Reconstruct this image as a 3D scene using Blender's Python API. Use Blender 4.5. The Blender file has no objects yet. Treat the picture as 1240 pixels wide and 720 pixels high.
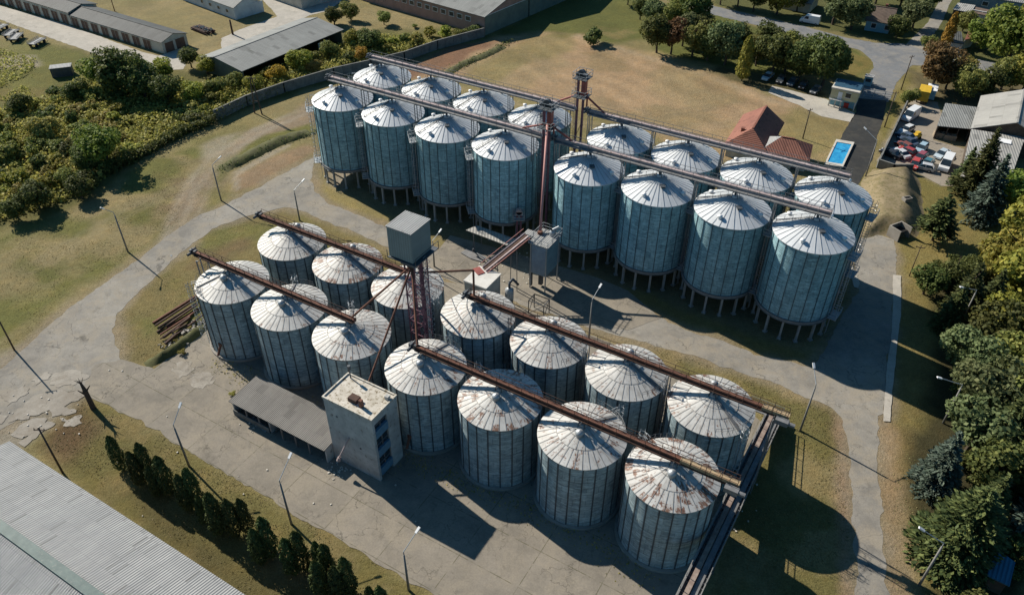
import bpy, bmesh, math, random
import numpy as np
from mathutils import Vector, Matrix, noise

random.seed(7)
rng = np.random.default_rng(7)
SC = bpy.context.scene
COL = SC.collection
R = math.radians

# ------------------------------------------------------------------ camera
CAM_H, PITCH, ROLL, FPX = 75.526, 0.6692, 0.0071, 943.4
_c, _s = math.cos(PITCH), math.sin(PITCH)
FWD = Vector((0, _c, -_s)); _r = Vector((1, 0, 0)); _u = Vector((0, _s, _c))
RT = _r * math.cos(ROLL) + _u * math.sin(ROLL)
UP = _u * math.cos(ROLL) - _r * math.sin(ROLL)
CP = Vector((0, 0, CAM_H))
cam = bpy.data.cameras.new('camera'); cam.sensor_width = 36; cam.lens = FPX / 1240 * 36
cam.clip_start = 1; cam.clip_end = 6000
co = bpy.data.objects.new('camera', cam); COL.objects.link(co); SC.camera = co
co.matrix_world = Matrix.Translation(CP) @ Matrix((RT, UP, -FWD)).transposed().to_4x4()

def at(px, py, z=0.0):
    """survey helper: photo pixel + height above ground -> world point"""
    d = FWD + RT * ((px - 620) / FPX) - UP * ((py - 360) / FPX)
    return CP + d * ((z - CAM_H) / d.z)

# ------------------------------------------------------------------ light
SUN_AZ, SUN_EL = R(138), R(34.3)
w = bpy.data.worlds.new('World'); SC.world = w; w.use_nodes = True
nt = w.node_tree; nt.nodes.clear()
sky = nt.nodes.new('ShaderNodeTexSky'); sky.sky_type = 'NISHITA'; sky.sun_disc = False
sky.sun_elevation = SUN_EL; sky.sun_rotation = math.pi / 2 - SUN_AZ
sky.air_density = 1.0; sky.dust_density = 0.6; sky.ozone_density = 4.0
bg = nt.nodes.new('ShaderNodeBackground'); bg.inputs[1].default_value = 0.052
ow = nt.nodes.new('ShaderNodeOutputWorld')
tint = nt.nodes.new('ShaderNodeMix'); tint.data_type = 'RGBA'; tint.blend_type = 'MULTIPLY'; tint.inputs[0].default_value = 1; tint.inputs[7].default_value = (.53, .98, 1.10, 1)
nt.links.new(sky.outputs[0], tint.inputs[6]); nt.links.new(tint.outputs[2], bg.inputs[0]); nt.links.new(bg.outputs[0], ow.inputs[0])
sl = bpy.data.lights.new('sun', 'SUN'); sl.energy = 4.8; sl.angle = R(0.5); sl.color = (1.0, 0.93, 0.82)
so = bpy.data.objects.new('sun', sl); COL.objects.link(so)
so.rotation_euler = Vector((math.cos(SUN_AZ) * math.cos(SUN_EL), math.sin(SUN_AZ) * math.cos(SUN_EL), math.sin(SUN_EL))).to_track_quat('Z', 'Y').to_euler()
SC.view_settings.view_transform = 'Standard'; SC.view_settings.look = 'None'
SC.view_settings.exposure = 0.6; SC.view_settings.gamma = 1.0
SC.view_settings.use_curve_mapping = False
try:
    SC.cycles.max_bounces = 5; SC.cycles.diffuse_bounces = 3; SC.cycles.transparent_max_bounces = 8
except Exception: pass

# ------------------------------------------------------------------ mesh helper
class MB:
    def __init__(s): s.v = []; s.f = []; s.m = []; s.mi = 0; s.uv = None
    def add(s, vs, fs):
        o = len(s.v); s.v.extend([tuple(v) for v in vs])
        for f in fs: s.f.append(tuple(i + o for i in f)); s.m.append(s.mi)
        return s
    def hexa(s, b, t):
        return s.add(list(b) + list(t), [(3, 2, 1, 0), (4, 5, 6, 7), (0, 1, 5, 4), (1, 2, 6, 5), (2, 3, 7, 6), (3, 0, 4, 7)])
    def box(s, x0, x1, y0, y1, z0, z1):
        b = [(x0, y0, z0), (x1, y0, z0), (x1, y1, z0), (x0, y1, z0)]
        return s.hexa(b, [(x, y, z1) for x, y, _ in b])
    def beam(s, p, q, w=.1, h=.1, up=(0, 0, 1)):
        p = Vector(p); q = Vector(q); d = (q - p)
        if d.length < 1e-6: return s
        d.normalize(); up = Vector(up)
        if abs(d.dot(up)) > .98: up = Vector((1, 0, 0))
        a = d.cross(up).normalized(); b = a.cross(d).normalized()
        a *= w / 2; b *= h / 2
        r = lambda c: [c - a - b, c + a - b, c + a + b, c - a + b]
        return s.hexa(r(p), r(q))
    def tube(s, p, q, r0, r1=None, n=8, caps=True):
        if r1 is None: r1 = r0
        p = Vector(p); q = Vector(q); d = (q - p).normalized()
        up = Vector((0, 0, 1)) if abs(d.z) < .95 else Vector((1, 0, 0))
        a = d.cross(up).normalized(); b = a.cross(d)
        vs = []
        for c, r in ((p, r0), (q, r1)):
            for i in range(n):
                t = 2 * math.pi * i / n; vs.append(c + a * (r * math.cos(t)) + b * (r * math.sin(t)))
        fs = [(i, (i + 1) % n, n + (i + 1) % n, n + i) for i in range(n)]
        if caps: fs += [tuple(range(n))[::-1], tuple(range(n, 2 * n))]
        return s.add(vs, fs)
    def path(s, pts, r, n=6):
        for a, b in zip(pts[:-1], pts[1:]): s.tube(a, b, r, r, n)
        return s
    def lathe(s, prof, n=32, c=(0, 0), a0=0.0, a1=2 * math.pi):
        full = abs(a1 - a0 - 2 * math.pi) < 1e-6; k = n if full else n + 1
        vs = []
        for r, z in prof:
            for i in range(k):
                t = a0 + (a1 - a0) * i / n; vs.append((c[0] + r * math.cos(t), c[1] + r * math.sin(t), z))
        fs = []
        for j in range(len(prof) - 1):
            for i in range(n):
                i2 = (i + 1) % k
                fs.append((j * k + i, j * k + i2, (j + 1) * k + i2, (j + 1) * k + i))
        return s.add(vs, fs)
    def prism(s, pts, z0, z1):
        n = len(pts); vs = [(p[0], p[1], z0) for p in pts] + [(p[0], p[1], z1) for p in pts]
        return s.add(vs, [tuple(range(n))[::-1], tuple(range(n, 2 * n))] + [(i, (i + 1) % n, n + (i + 1) % n, n + i) for i in range(n)])
    def build(s, name, mat, parent=None, smooth=False, world=False):
        me = bpy.data.meshes.new(name)
        vs = s.v
        if world and parent is not None:
            Mi = wm(parent).inverted(); vs = [tuple(Mi @ Vector(v)) for v in vs]
        me.from_pydata(vs, [], s.f)
        for m in (mat if isinstance(mat, (list, tuple)) else [mat]): me.materials.append(m)
        if any(s.m): me.polygons.foreach_set('material_index', s.m)
        if smooth: me.polygons.foreach_set('use_smooth', [True] * len(me.polygons))
        o = bpy.data.objects.new(name, me); COL.objects.link(o)
        if parent is not None: o.parent = parent
        return o

def wm(o):
    M_ = Matrix.LocRotScale(o.location, o.rotation_euler, o.scale)
    return wm(o.parent) @ M_ if o.parent else M_

def tag(o, label=None, cat=None, group=None, kind=None):
    if label: o['label'] = label
    if cat: o['category'] = cat
    if group: o['group'] = group
    if kind: o['kind'] = kind
    return o

def thing(name, label, cat, loc=(0, 0, 0), rz=0.0, group=None):
    o = bpy.data.objects.new(name, None); COL.objects.link(o); o.empty_display_size = .5
    o.location = loc; o.rotation_euler = (0, 0, rz)
    return tag(o, label, cat, group)

def dup(root, loc=None, rz=None, scale=None, label=None, group=None):
    r = root.copy(); COL.objects.link(r)
    if loc is not None: r.location = loc
    if rz is not None: r.rotation_euler = (0, 0, rz)
    if scale is not None: r.scale = scale if hasattr(scale, '__len__') else (scale,) * 3
    if label: r['label'] = label
    if group: r['group'] = group
    for ch in root.children:
        c = ch.copy(); COL.objects.link(c); c.parent = r
        for g in ch.children:
            d = g.copy(); COL.objects.link(d); d.parent = c
    return r

# ------------------------------------------------------------------ materials
class NT:
    def __init__(s, name):
        s.mat = bpy.data.materials.new(name); s.mat.use_nodes = True
        s.t = s.mat.node_tree; s.n = s.t.nodes; s.n.clear()
        s.out = s.n.new('ShaderNodeOutputMaterial'); s.p = s.n.new('ShaderNodeBsdfPrincipled')
        s.t.links.new(s.p.outputs[0], s.out.inputs[0])
        s.tc = s.n.new('ShaderNodeTexCoord')
    def L(s, a, b): s.t.links.new(a, b)
    def set(s, k, v):
        i = s.p.inputs[k]
        if hasattr(v, 'is_output') or hasattr(v, 'links'): s.L(v, i)
        else: i.default_value = v
    def inp(s, node, k, v):
        i = node.inputs[k]
        if hasattr(v, 'links'): s.L(v, i)
        else:
            if isinstance(v, tuple) and len(v) == 3 and i.type == 'RGBA': v = v + (1,)
            i.default_value = v
    def mapv(s, scale=(1, 1, 1), vec=None, rot=(0, 0, 0)):
        m = s.n.new('ShaderNodeMapping'); s.L(vec or s.tc.outputs['Object'], m.inputs[0])
        m.inputs['Scale'].default_value = scale; m.inputs['Rotation'].default_value = rot
        return m.outputs[0]
    def noise(s, sc, det=4, rough=.6, vec=None, dist=0):
        n = s.n.new('ShaderNodeTexNoise'); n.inputs['Scale'].default_value = sc
        n.inputs['Detail'].default_value = det; n.inputs['Roughness'].default_value = rough
        n.inputs['Distortion'].default_value = dist
        s.L(vec or s.tc.outputs['Object'], n.inputs['Vector']); return n.outputs['Fac']
    def ramp(s, f, stops):
        r = s.n.new('ShaderNodeValToRGB'); s.L(f, r.inputs[0]); e = r.color_ramp.elements
        while len(e) < len(stops): e.new(.5)
        for k, (p, c) in enumerate(stops):
            e[k].position = p
            if not hasattr(c, '__len__'): c = (c, c, c)
            e[k].color = tuple(c) + (1,)
        return r.outputs[0]
    def mix(s, f, a, b, mode='MIX'):
        m = s.n.new('ShaderNodeMix'); m.data_type = 'RGBA'; m.blend_type = mode
        s.inp(m, 0, f); s.inp(m, 6, a); s.inp(m, 7, b); return m.outputs[2]
    def math(s, op, a, b=0.0, c=None):
        m = s.n.new('ShaderNodeMath'); m.operation = op; s.inp(m, 0, a); s.inp(m, 1, b)
        if c is not None: s.inp(m, 2, c)
        return m.outputs[0]
    def bump(s, h, strength=.3, dist=.05):
        b = s.n.new('ShaderNodeBump'); b.inputs['Strength'].default_value = strength; b.inputs['Distance'].default_value = dist
        s.L(h, b.inputs['Height']); s.L(b.outputs[0], s.p.inputs['Normal'])
    def base(s, col, rough=.8, metal=0, spec=.3):
        s.set('Base Color', col if hasattr(col, 'links') else tuple(col) + (1,)); s.set('Roughness', rough); s.set('Metallic', metal)
        s.set('Specular IOR Level', spec); return s

def mat(name, c1, c2=None, sc=1.5, rough=.8, metal=0, spec=.3, lo=.35, hi=.65, bump=0, bsc=8, dirt=None):
    n = NT(name)
    if c2 is None: c2 = tuple(x * .8 for x in c1)
    f = n.noise(sc, 6, .65)
    col = n.ramp(f, [(lo, c1), (hi, c2)])
    if dirt:
        f2 = n.noise(sc * 3.1, 6, .7); col = n.mix(n.ramp(f2, [(dirt[1], 0), (dirt[1] + .12, 1)]), col, dirt[0])
    n.base(col, rough, metal, spec)
    if bump: n.bump(n.noise(bsc, 4), bump, .04)
    return n.mat

MT = {}
MT['conc'] = mat('concrete', (.30, .275, .24), (.21, .19, .165), .5, .9, dirt=((.14, .12, .09), .62), bump=.2)
MT['conc_wall'] = mat('concrete_wall', (.20, .20, .185), (.12, .122, .115), .8, .9, dirt=((.12, .12, .10), .60), bump=.15)
MT['conc_white'] = mat('pale_concrete', (.55, .52, .46), (.42, .39, .34), .6, .9, dirt=((.22, .19, .14), .64))
MT['steel'] = mat('galvanised_steel', (.40, .42, .43), (.30, .32, .33), 1.2, .5, .4, .5)
MT['steel_dark'] = mat('dark_steel', (.10, .11, .12), (.06, .07, .08), 1.2, .6, .3, .4)
MT['steel_mid'] = mat('dull_steel', (.23, .23, .23), (.15, .15, .15), 1.2, .6, .3, .4, dirt=((.13, .07, .05), .6))
MT['rust'] = mat('rusty_steel', (.19, .085, .055), (.11, .05, .035), 1.0, .85, dirt=((.30, .20, .15), .62))
MT['rust_dark'] = mat('dark_rusty_steel', (.09, .05, .035), (.055, .032, .026), 1.0, .85)
MT['trough'] = mat('faded_pink_paint', (.46, .38, .37), (.30, .23, .22), .8, .7, dirt=((.16, .09, .07), .58))
MT['red'] = mat('faded_red_paint', (.30, .085, .07), (.20, .06, .05), .8, .6, dirt=((.12, .06, .05), .62))
MT['pinkpipe'] = mat('pink_pipe_paint', (.50, .25, .22), (.40, .19, .17), .8, .6)
MT['purple'] = mat('purple_red_paint', (.20, .085, .11), (.12, .06, .08), 1.2, .6, dirt=((.3, .3, .32), .64))
MT['blue_panel'] = mat('blue_grey_sheet', (.22, .34, .38), (.16, .26, .30), .7, .5, .2, .5)
MT['box_panel'] = mat('tower_box_sheet', (.22, .29, .31), (.18, .24, .26), .5, .5, .3, .5)
MT['white'] = mat('white_paint', (.72, .72, .70), (.6, .6, .58), 1.0, .5)
MT['lampw'] = mat('lamp_white', (.8, .8, .78), (.7, .7, .7), 1.0, .4)
MT['pole'] = mat('pole_grey', (.24, .235, .22), (.17, .165, .155), 1.0, .8)
MT['wood'] = mat('weathered_wood', (.10, .075, .055), (.06, .045, .035), 2.0, .9)
MT['glass'] = mat('dark_glass', (.03, .045, .055), (.02, .03, .04), 1.0, .12, 0, .6)
MT['tyre'] = mat('tyre_rubber', (.025, .025, .025), None, 1, .9)
MT['black'] = mat('black_interior', (.015, .015, .015), None, 1, .9)
MT['brown_door'] = mat('brown_door_paint', (.16, .095, .065), (.10, .06, .045), .7, .8, dirt=((.05, .04, .035), .6))
MT['plaster'] = mat('old_cream_plaster', (.55, .52, .44), (.42, .39, .32), .6, .9, dirt=((.25, .22, .18), .62))
MT['plaster_y'] = mat('yellow_plaster', (.56, .50, .30), (.47, .42, .25), .6, .9)
MT['plaster_w'] = mat('white_plaster', (.60, .62, .60), (.46, .48, .47), .6, .9, dirt=((.28, .28, .26), .6))
MT['plaster_pink'] = mat('pink_plaster', (.40, .25, .20), (.30, .19, .15), .5, .9, dirt=((.15, .11, .09), .6))
MT['plaster_blue'] = mat('blue_plaster', (.22, .42, .50), (.17, .34, .42), .6, .9)
MT['plaster_green'] = mat('greenish_plaster', (.17, .20, .16), (.12, .145, .12), .5, .9)
MT['bldg'] = mat('weathered_render', (.50, .50, .475), (.33, .33, .315), .5, .9, dirt=((.17, .16, .14), .56), bump=.1)
MT['bldg_roof'] = mat('mossy_concrete_roof', (.60, .56, .49), (.42, .38, .31), .7, .9, dirt=((.17, .13, .075), .52))
MT['cladding'] = mat('blue_window_bands', (.13, .25, .34), (.10, .19, .27), 2, .5, dirt=((.5, .5, .48), .66))
MT['yellow'] = mat('yellow_paint', (.62, .40, .04), (.5, .32, .04), 1, .5)
MT['redp'] = mat('red_paint', (.45, .04, .03), (.38, .04, .03), 1, .5)
MT['hay'] = mat('straw_yellow', (.45, .34, .12), (.33, .25, .10), 2, .9)
MT['timber'] = mat('sawn_timber', (.42, .34, .24), (.3, .24, .17), 2, .9)
MT['bark'] = mat('tree_bark', (.10, .075, .055), (.06, .045, .035), 4, .95)

def mat_water():
    n = NT('pool_blue'); n.base(n.ramp(n.noise(1.2, 5), [(.35, (.02, .22, .46)), (.65, (.05, .36, .60))]), .12, 0, .5); n.bump(n.noise(5, 4), .5, .06); return n.mat
MT['pool'] = mat_water()

def mat_corr(name, c1, c2, pitch=.25, rough=.75, metal=0, patch=None, streak=.5, pw=1.1, ph=2.2, axis=0, bumps=.5, thr=.86):
    """corrugated sheets: ribs run along local y (axis 0) or x (axis 1)"""
    n = NT(name)
    obj = n.tc.outputs['Object']
    sep = n.n.new('ShaderNodeSeparateXYZ'); n.L(obj, sep.inputs[0])
    ax = sep.outputs[axis]
    wv = n.math('SINE', n.math('MULTIPLY', ax, 2 * math.pi / pitch))
    br = n.n.new('ShaderNodeTexBrick'); n.L(n.mapv((1, 1, 1), rot=(0, 0, 0 if axis == 0 else math.pi / 2)), br.inputs[0])
    br.offset = 0.5; n.inp(br, 'Scale', 1.0); n.inp(br, 'Brick Width', pw); n.inp(br, 'Row Height', ph)
    n.inp(br, 'Mortar Size', .025); n.inp(br, 'Color1', (0, 0, 0)); n.inp(br, 'Color2', (1, 1, 1)); n.inp(br, 'Mortar', (.5, .5, .5)); n.inp(br, 'Bias', 0.0)
    sc = (1.2, .12, 1) if axis == 0 else (.12, 1.2, 1)
    st = n.noise(1.0, 6, .7, n.mapv(sc)); big = n.noise(.16, 5, .6)
    col = n.ramp(n.math('ADD', n.math('MULTIPLY', st, .6), n.math('MULTIPLY', big, .4)), [(.36, c2), (.62, c1)])
    col = n.mix(n.math('MULTIPLY', n.ramp(br.outputs[0], [(0, 0), (1, 1)]), .16), col, tuple(x * .62 for x in c1))
    col = n.mix(n.math('MULTIPLY', br.outputs['Fac'], .35), col, tuple(x * .35 for x in c1))
    dash = n.math('MULTIPLY', n.math('GREATER_THAN', br.outputs[0], thr), n.ramp(st, [(.40, .2), (.62, .75)]))
    col = n.mix(dash, col, tuple(x * .40 for x in c1))
    col = n.mix(n.math('MULTIPLY', n.ramp(wv, [(0, 1), (.5, 0)]), .28), col, tuple(x * .4 for x in c1))
    if patch:
        col = n.mix(n.ramp(n.noise(.5, 8, .72, n.mapv(sc)), [(patch[1], 0), (patch[1] + .08, 1)]), col, patch[0])
    n.base(col, rough, metal, .3); n.bump(wv, bumps, .05); return n.mat
MT['corr_light'] = mat_corr('corrugated_light_roof', (.37, .37, .36), (.255, .26, .26), .30, patch=((.17, .18, .19), .64), pw=.34, ph=1.7, thr=.93)
MT['corr_grey'] = mat_corr('corrugated_grey_roof', (.27, .275, .26), (.19, .195, .185), .5, patch=((.08, .09, .07), .62))
MT['corr_brown'] = mat_corr('corrugated_brown_grey_roof', (.20, .188, .172), (.125, .117, .107), .24, patch=((.11, .095, .075), .60), pw=1.1, ph=1.4)
MT['corr_dark'] = mat_corr('corrugated_dark_roof', (.085, .09, .088), (.05, .053, .053), .5, patch=((.2, .2, .19), .64))
MT['corr_pale'] = mat_corr('corrugated_pale_roof', (.38, .37, .34), (.28, .27, .25), .5, patch=((.17, .15, .12), .62))
MT['tiles'] = mat_corr('red_clay_tiles', (.31, .125, .085), (.21, .085, .06), .30, patch=((.15, .07, .05), .64), pw=.6, ph=.5)
MT['tiles_old'] = mat_corr('old_brown_tiles', (.19, .135, .10), (.13, .095, .075), .30, patch=((.08, .07, .05), .60), pw=.6, ph=.5)

def mat_silo_wall(name, c1, c2, wdt, hgt_, dash=0):
    n = NT(name); uv = n.tc.outputs['UV']
    br = n.n.new('ShaderNodeTexBrick'); n.L(uv, br.inputs[0]); br.offset = .5
    n.inp(br, 'Scale', 1.0); n.inp(br, 'Brick Width', wdt); n.inp(br, 'Row Height', hgt_); n.inp(br, 'Mortar Size', .035)
    n.inp(br, 'Color1', c1); n.inp(br, 'Color2', c2); n.inp(br, 'Mortar', tuple(x * .55 for x in c2)); n.inp(br, 'Bias', -.1)
    info = n.n.new('ShaderNodeObjectInfo')
    off = n.n.new('ShaderNodeVectorMath'); off.operation = 'ADD'; n.L(n.tc.outputs['Object'], off.inputs[0])
    sc = n.n.new('ShaderNodeVectorMath'); sc.operation = 'SCALE'; sc.inputs[0].default_value = (37, 53, 0); n.L(info.outputs['Random'], sc.inputs['Scale'])
    n.L(sc.outputs[0], off.inputs[1])
    streak = n.noise(1.0, 6, .7, n.mapv((.9, .9, .10), off.outputs[0])); blot = n.noise(.45, 6, .7, off.outputs[0])
    fine = n.noise(1.0, 4, .7, n.mapv((1.3, 1.3, 6) if dash == 0 else (4.5, 4.5, .9), off.outputs[0]))
    fin2 = n.noise(1.0, 4, .7, n.mapv((1.0, 1.0, 4.5), off.outputs[0]))
    col = n.mix(n.ramp(streak, [(.38, 0), (.70, .65)]), br.outputs[0], tuple(x * .45 for x in c2))
    col = n.mix(n.ramp(blot, [(.45, 0), (.70, .5)]), col, tuple(min(1, x * 1.35) for x in c1))
    col = n.mix(n.ramp(fine, [(.50, 0), (.66, .6)]), col, tuple(x * .5 for x in c2))
    col = n.mix(n.ramp(fin2, [(.50, 0), (.64, .65)]), col, tuple(min(1, x * 1.45) for x in c1))
    hs = n.n.new('ShaderNodeHueSaturation'); n.L(col, hs.inputs['Color']); n.L(n.math('ADD', n.math('MULTIPLY', info.outputs['Random'], .26), .87), hs.inputs['Value']); col = hs.outputs[0]
    n.base(col, .5, .2, .5)
    sep = n.n.new('ShaderNodeSeparateXYZ'); n.L(n.tc.outputs['Object'], sep.inputs[0])
    n.bump(n.math('SINE', n.math('MULTIPLY', sep.outputs[2], 2 * math.pi / .22)), 1.0, .03)
    return n.mat
MT['wallB'] = mat_silo_wall('tall_silo_steel', (.31, .50, .545), (.185, .35, .40), 1.45, 1.1, 1)
MT['wallF'] = mat_silo_wall('short_silo_steel', (.39, .48, .50), (.225, .30, .325), 1.38, 1.0)

def mat_roofF():
    n = NT('weathered_roof_sheets'); uv = n.tc.outputs['UV']   # u = sector number, v = radius
    sep = n.n.new('ShaderNodeSeparateXYZ'); n.L(uv, sep.inputs[0])
    info = n.n.new('ShaderNodeObjectInfo')
    u = n.math('ADD', sep.outputs[0], n.math('MULTIPLY', info.outputs['Random'], 400))
    comb = n.n.new('ShaderNodeCombineXYZ'); n.L(u, comb.inputs[0]); n.L(sep.outputs[1], comb.inputs[1])
    cell = n.n.new('ShaderNodeCombineXYZ'); n.L(n.math('FLOOR', n.math('ADD', u, 0.0)), cell.inputs[0]); n.L(n.math('FLOOR', n.math('MULTIPLY', sep.outputs[1], 1.1)), cell.inputs[1])
    wn = n.n.new('ShaderNodeTexWhiteNoise'); wn.noise_dimensions = '2D'; n.L(cell.outputs[0], wn.inputs['Vector'])
    wn2 = n.n.new('ShaderNodeTexWhiteNoise'); wn2.noise_dimensions = '1D'; n.L(n.math('FLOOR', u), wn2.inputs['W'])
    col = n.ramp(n.noise(.35, 5, .65), [(.35, (.56, .55, .52)), (.68, (.40, .392, .37))])
    col = n.mix(n.math('MULTIPLY', wn2.outputs['Value'], .28), col, (.36, .37, .37))
    col = n.mix(n.ramp(n.noise(1, 6, .7, n.mapv((1.7, .7, 1), comb.outputs[0])), [(.48, 0), (.66, .62)]), col, (.25, .225, .195))
    csep = n.n.new('ShaderNodeSeparateColor'); n.L(info.outputs['Color'], csep.inputs[0])
    rn = n.noise(1, 6, .72, n.mapv((2.1, 1.5, 1), comb.outputs[0]))
    # rust amount: object colour red channel moves the threshold
    thr = n.math('SUBTRACT', .71, n.math('MULTIPLY', csep.outputs[0], .17))
    val = n.math('ADD', rn, n.math('MULTIPLY', n.math('SUBTRACT', wn.outputs['Value'], .5), .26))
    outer = n.math('MULTIPLY', n.math('SUBTRACT', 2.0, sep.outputs[1]), .022)
    m = n.math('MULTIPLY', n.math('SUBTRACT', n.math('ADD', val, outer), thr), 14)
    m2 = n.ramp(m, [(0, 0), (1, 1)])
    rc = n.ramp(n.noise(3.0, 4), [(.35, (.12, .06, .04)), (.65, (.23, .135, .095))])
    col = n.mix(m2, col, rc)
    n.base(col, .6, .1, .4); return n.mat
MT['roofF'] = mat_roofF()
def mat_roofB():
    n = NT('pale_roof_sheets'); uv = n.tc.outputs['UV']
    sep = n.n.new('ShaderNodeSeparateXYZ'); n.L(uv, sep.inputs[0])
    wn2 = n.n.new('ShaderNodeTexWhiteNoise'); wn2.noise_dimensions = '1D'; n.L(n.math('FLOOR', sep.outputs[0]), wn2.inputs['W'])
    col = n.ramp(n.noise(.5, 5, .65), [(.35, (.63, .645, .65)), (.68, (.55, .565, .575))])
    col = n.mix(n.math('MULTIPLY', wn2.outputs['Value'], .25), col, (.40, .42, .43))
    col = n.mix(n.ramp(n.noise(1, 6, .7, n.mapv((2.5, .5, 1), uv)), [(.55, 0), (.75, .4)]), col, (.28, .29, .29))
    n.base(col, .5, .15, .45); return n.mat
MT['roofB'] = mat_roofB()

def mat_leaf(name, cols, tr=.36):
    n = NT(name)
    geo = n.n.new('ShaderNodeNewGeometry'); info = n.n.new('ShaderNodeObjectInfo')
    f = n.math('ADD', n.math('MULTIPLY', geo.outputs['Random Per Island'], .55), n.math('MULTIPLY', n.noise(.55, 3, .6), .45))
    st = [(.12 + .76 * i / (len(cols) - 1), c) for i, c in enumerate(cols)]
    col = n.ramp(f, st)
    hsv = n.n.new('ShaderNodeHueSaturation'); n.L(col, hsv.inputs['Color'])
    n.L(n.math('ADD', n.math('MULTIPLY', info.outputs['Random'], .05), .475), hsv.inputs['Hue'])
    n.L(n.math('ADD', n.math('MULTIPLY', info.outputs['Random'], .6), 1.05), hsv.inputs['Value'])
    n.base(hsv.outputs[0], .7, 0, .2)
    t = n.n.new('ShaderNodeBsdfTranslucent'); n.L(hsv.outputs[0], t.inputs[0])
    mx = n.n.new('ShaderNodeMixShader'); mx.inputs[0].default_value = tr
    n.L(n.p.outputs[0], mx.inputs[1]); n.L(t.outputs[0], mx.inputs[2]); n.L(mx.outputs[0], n.out.inputs[0])
    return n.mat
MT['lf_dark'] = mat_leaf('leaves_dark_green', [(.035, .048, .016), (.075, .09, .026), (.15, .155, .042)])
MT['lf_mid'] = mat_leaf('leaves_mid_green', [(.075, .095, .024), (.15, .16, .042), (.26, .25, .07)])
MT['lf_yel'] = mat_leaf('leaves_yellow_green', [(.09, .105, .02), (.19, .19, .035), (.34, .29, .05)])
MT['lf_gold'] = mat_leaf('leaves_golden', [(.16, .12, .02), (.32, .22, .03), (.45, .32, .05)])
MT['lf_bright'] = mat_leaf('leaves_bright_green', [(.06, .085, .016), (.115, .145, .026), (.20, .22, .045)])
MT['lf_orange'] = mat_leaf('leaves_rusty', [(.07, .05, .022), (.14, .09, .035), (.21, .14, .05)])
MT['lf_pale'] = mat_leaf('leaves_pale_green', [(.05, .068, .028), (.10, .122, .05), (.175, .19, .082)])
MT['lf_blue'] = mat_leaf('needles_blue_green', [(.035, .055, .04), (.075, .10, .075), (.13, .16, .125)], .1)
MT['lf_con'] = mat_leaf('needles_dark', [(.022, .034, .013), (.055, .068, .022), (.13, .14, .045)], .1)
MT['lf_grass'] = mat_leaf('grass_blades', [(.09, .09, .035), (.16, .145, .06), (.27, .21, .11)])
MT['ochre'] = mat('ochre_dusty_paint', (.42, .33, .20), (.30, .20, .12), .9, .8, dirt=((.2, .11, .07), .6))
MT['lf_thuja'] = mat_leaf('needles_thuja', [(.018, .028, .010), (.042, .056, .016), (.09, .105, .03)], .08)
MT['lf_brush'] = mat_leaf('brush_leaves', [(.12, .125, .035), (.24, .225, .06), (.42, .34, .10)])
# ------------------------------------------------------------------ ground
def poly_w(pix): return np.array([at(x, y)[:2] for x, y in pix])
def pt_poly(X, Y, P):
    """signed distance (negative inside) to polygon"""
    d = np.full(X.shape, 1e18); ins = np.zeros(X.shape, bool); n = len(P)
    for i in range(n):
        a = P[i]; b = P[(i + 1) % n]; e = b - a
        wx = X - a[0]; wy = Y - a[1]; t = np.clip((wx * e[0] + wy * e[1]) / (e @ e + 1e-12), 0, 1)
        d = np.minimum(d, (wx - t * e[0]) ** 2 + (wy - t * e[1]) ** 2)
        c = ((a[1] > Y) != (b[1] > Y)) & (X < (b[0] - a[0]) * (Y - a[1]) / (b[1] - a[1] + 1e-12) + a[0])
        ins ^= c
    d = np.sqrt(d); return np.where(ins, -d, d)
def vnoise(X, Y, s, seed=0):
    """cheap value noise"""
    xs = X / s + seed * 17.3; ys = Y / s + seed * 9.1
    xi = np.floor(xs).astype(int); yi = np.floor(ys).astype(int); fx = xs - xi; fy = ys - yi
    fx = fx * fx * (3 - 2 * fx); fy = fy * fy * (3 - 2 * fy)
    def h(a, b):
        n = (a * 374761393 + b * 668265263 + seed * 1274126177) & 0x7fffffff
        n = (n ^ (n >> 13)) * 1274126177 & 0x7fffffff
        return ((n ^ (n >> 16)) & 0xffff) / 65535.0
    return (h(xi, yi) * (1 - fx) + h(xi + 1, yi) * fx) * (1 - fy) + (h(xi, yi + 1) * (1 - fx) + h(xi + 1, yi + 1) * fx) * fy
def fbm(X, Y, s, seed=0, o=4):
    r = 0; a = .5
    for k in range(o): r = r + a * vnoise(X, Y, s / 2 ** k, seed + k); a *= .5
    return r / (1 - .5 ** o)

xs = np.concatenate([[-3000, -1500, -700, -350], np.arange(-200, 200.1, .8), [350, 700, 1500, 3000]])
ys = np.concatenate([[-1500, -500, -100, 0], np.arange(28, 290, .8), [340, 500, 1000, 2000, 4000]])
GX, GY = np.meshgrid(xs, ys); nx, ny = len(xs), len(ys)
DRY = (.37, .262, .16); STRAW = (.29, .235, .13); GREEN = (.15, .15, .05); OLIVE = (.20, .178, .075); DIRT = (.25, .195, .135); BROWN = (.15, .105, .065)
GRAVEL = (.28, .24, .19); MUDGREEN = (.13, .125, .045); PALE = (.34, .30, .24)
gc = np.zeros(GX.shape + (3,)); n1 = fbm(GX, GY, 14, 1)[..., None]; n2 = fbm(GX, GY, 5, 5)[..., None]
gc[:] = np.array(OLIVE) * (1 - n1) + np.array(STRAW) * n1
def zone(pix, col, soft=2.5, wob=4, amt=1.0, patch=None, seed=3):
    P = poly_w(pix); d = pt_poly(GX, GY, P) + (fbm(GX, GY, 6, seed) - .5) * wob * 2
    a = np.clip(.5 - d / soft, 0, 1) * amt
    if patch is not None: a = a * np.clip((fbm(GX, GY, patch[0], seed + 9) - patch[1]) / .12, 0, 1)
    gc[:] = gc * (1 - a[..., None]) + np.array(col) * a[..., None]
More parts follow.
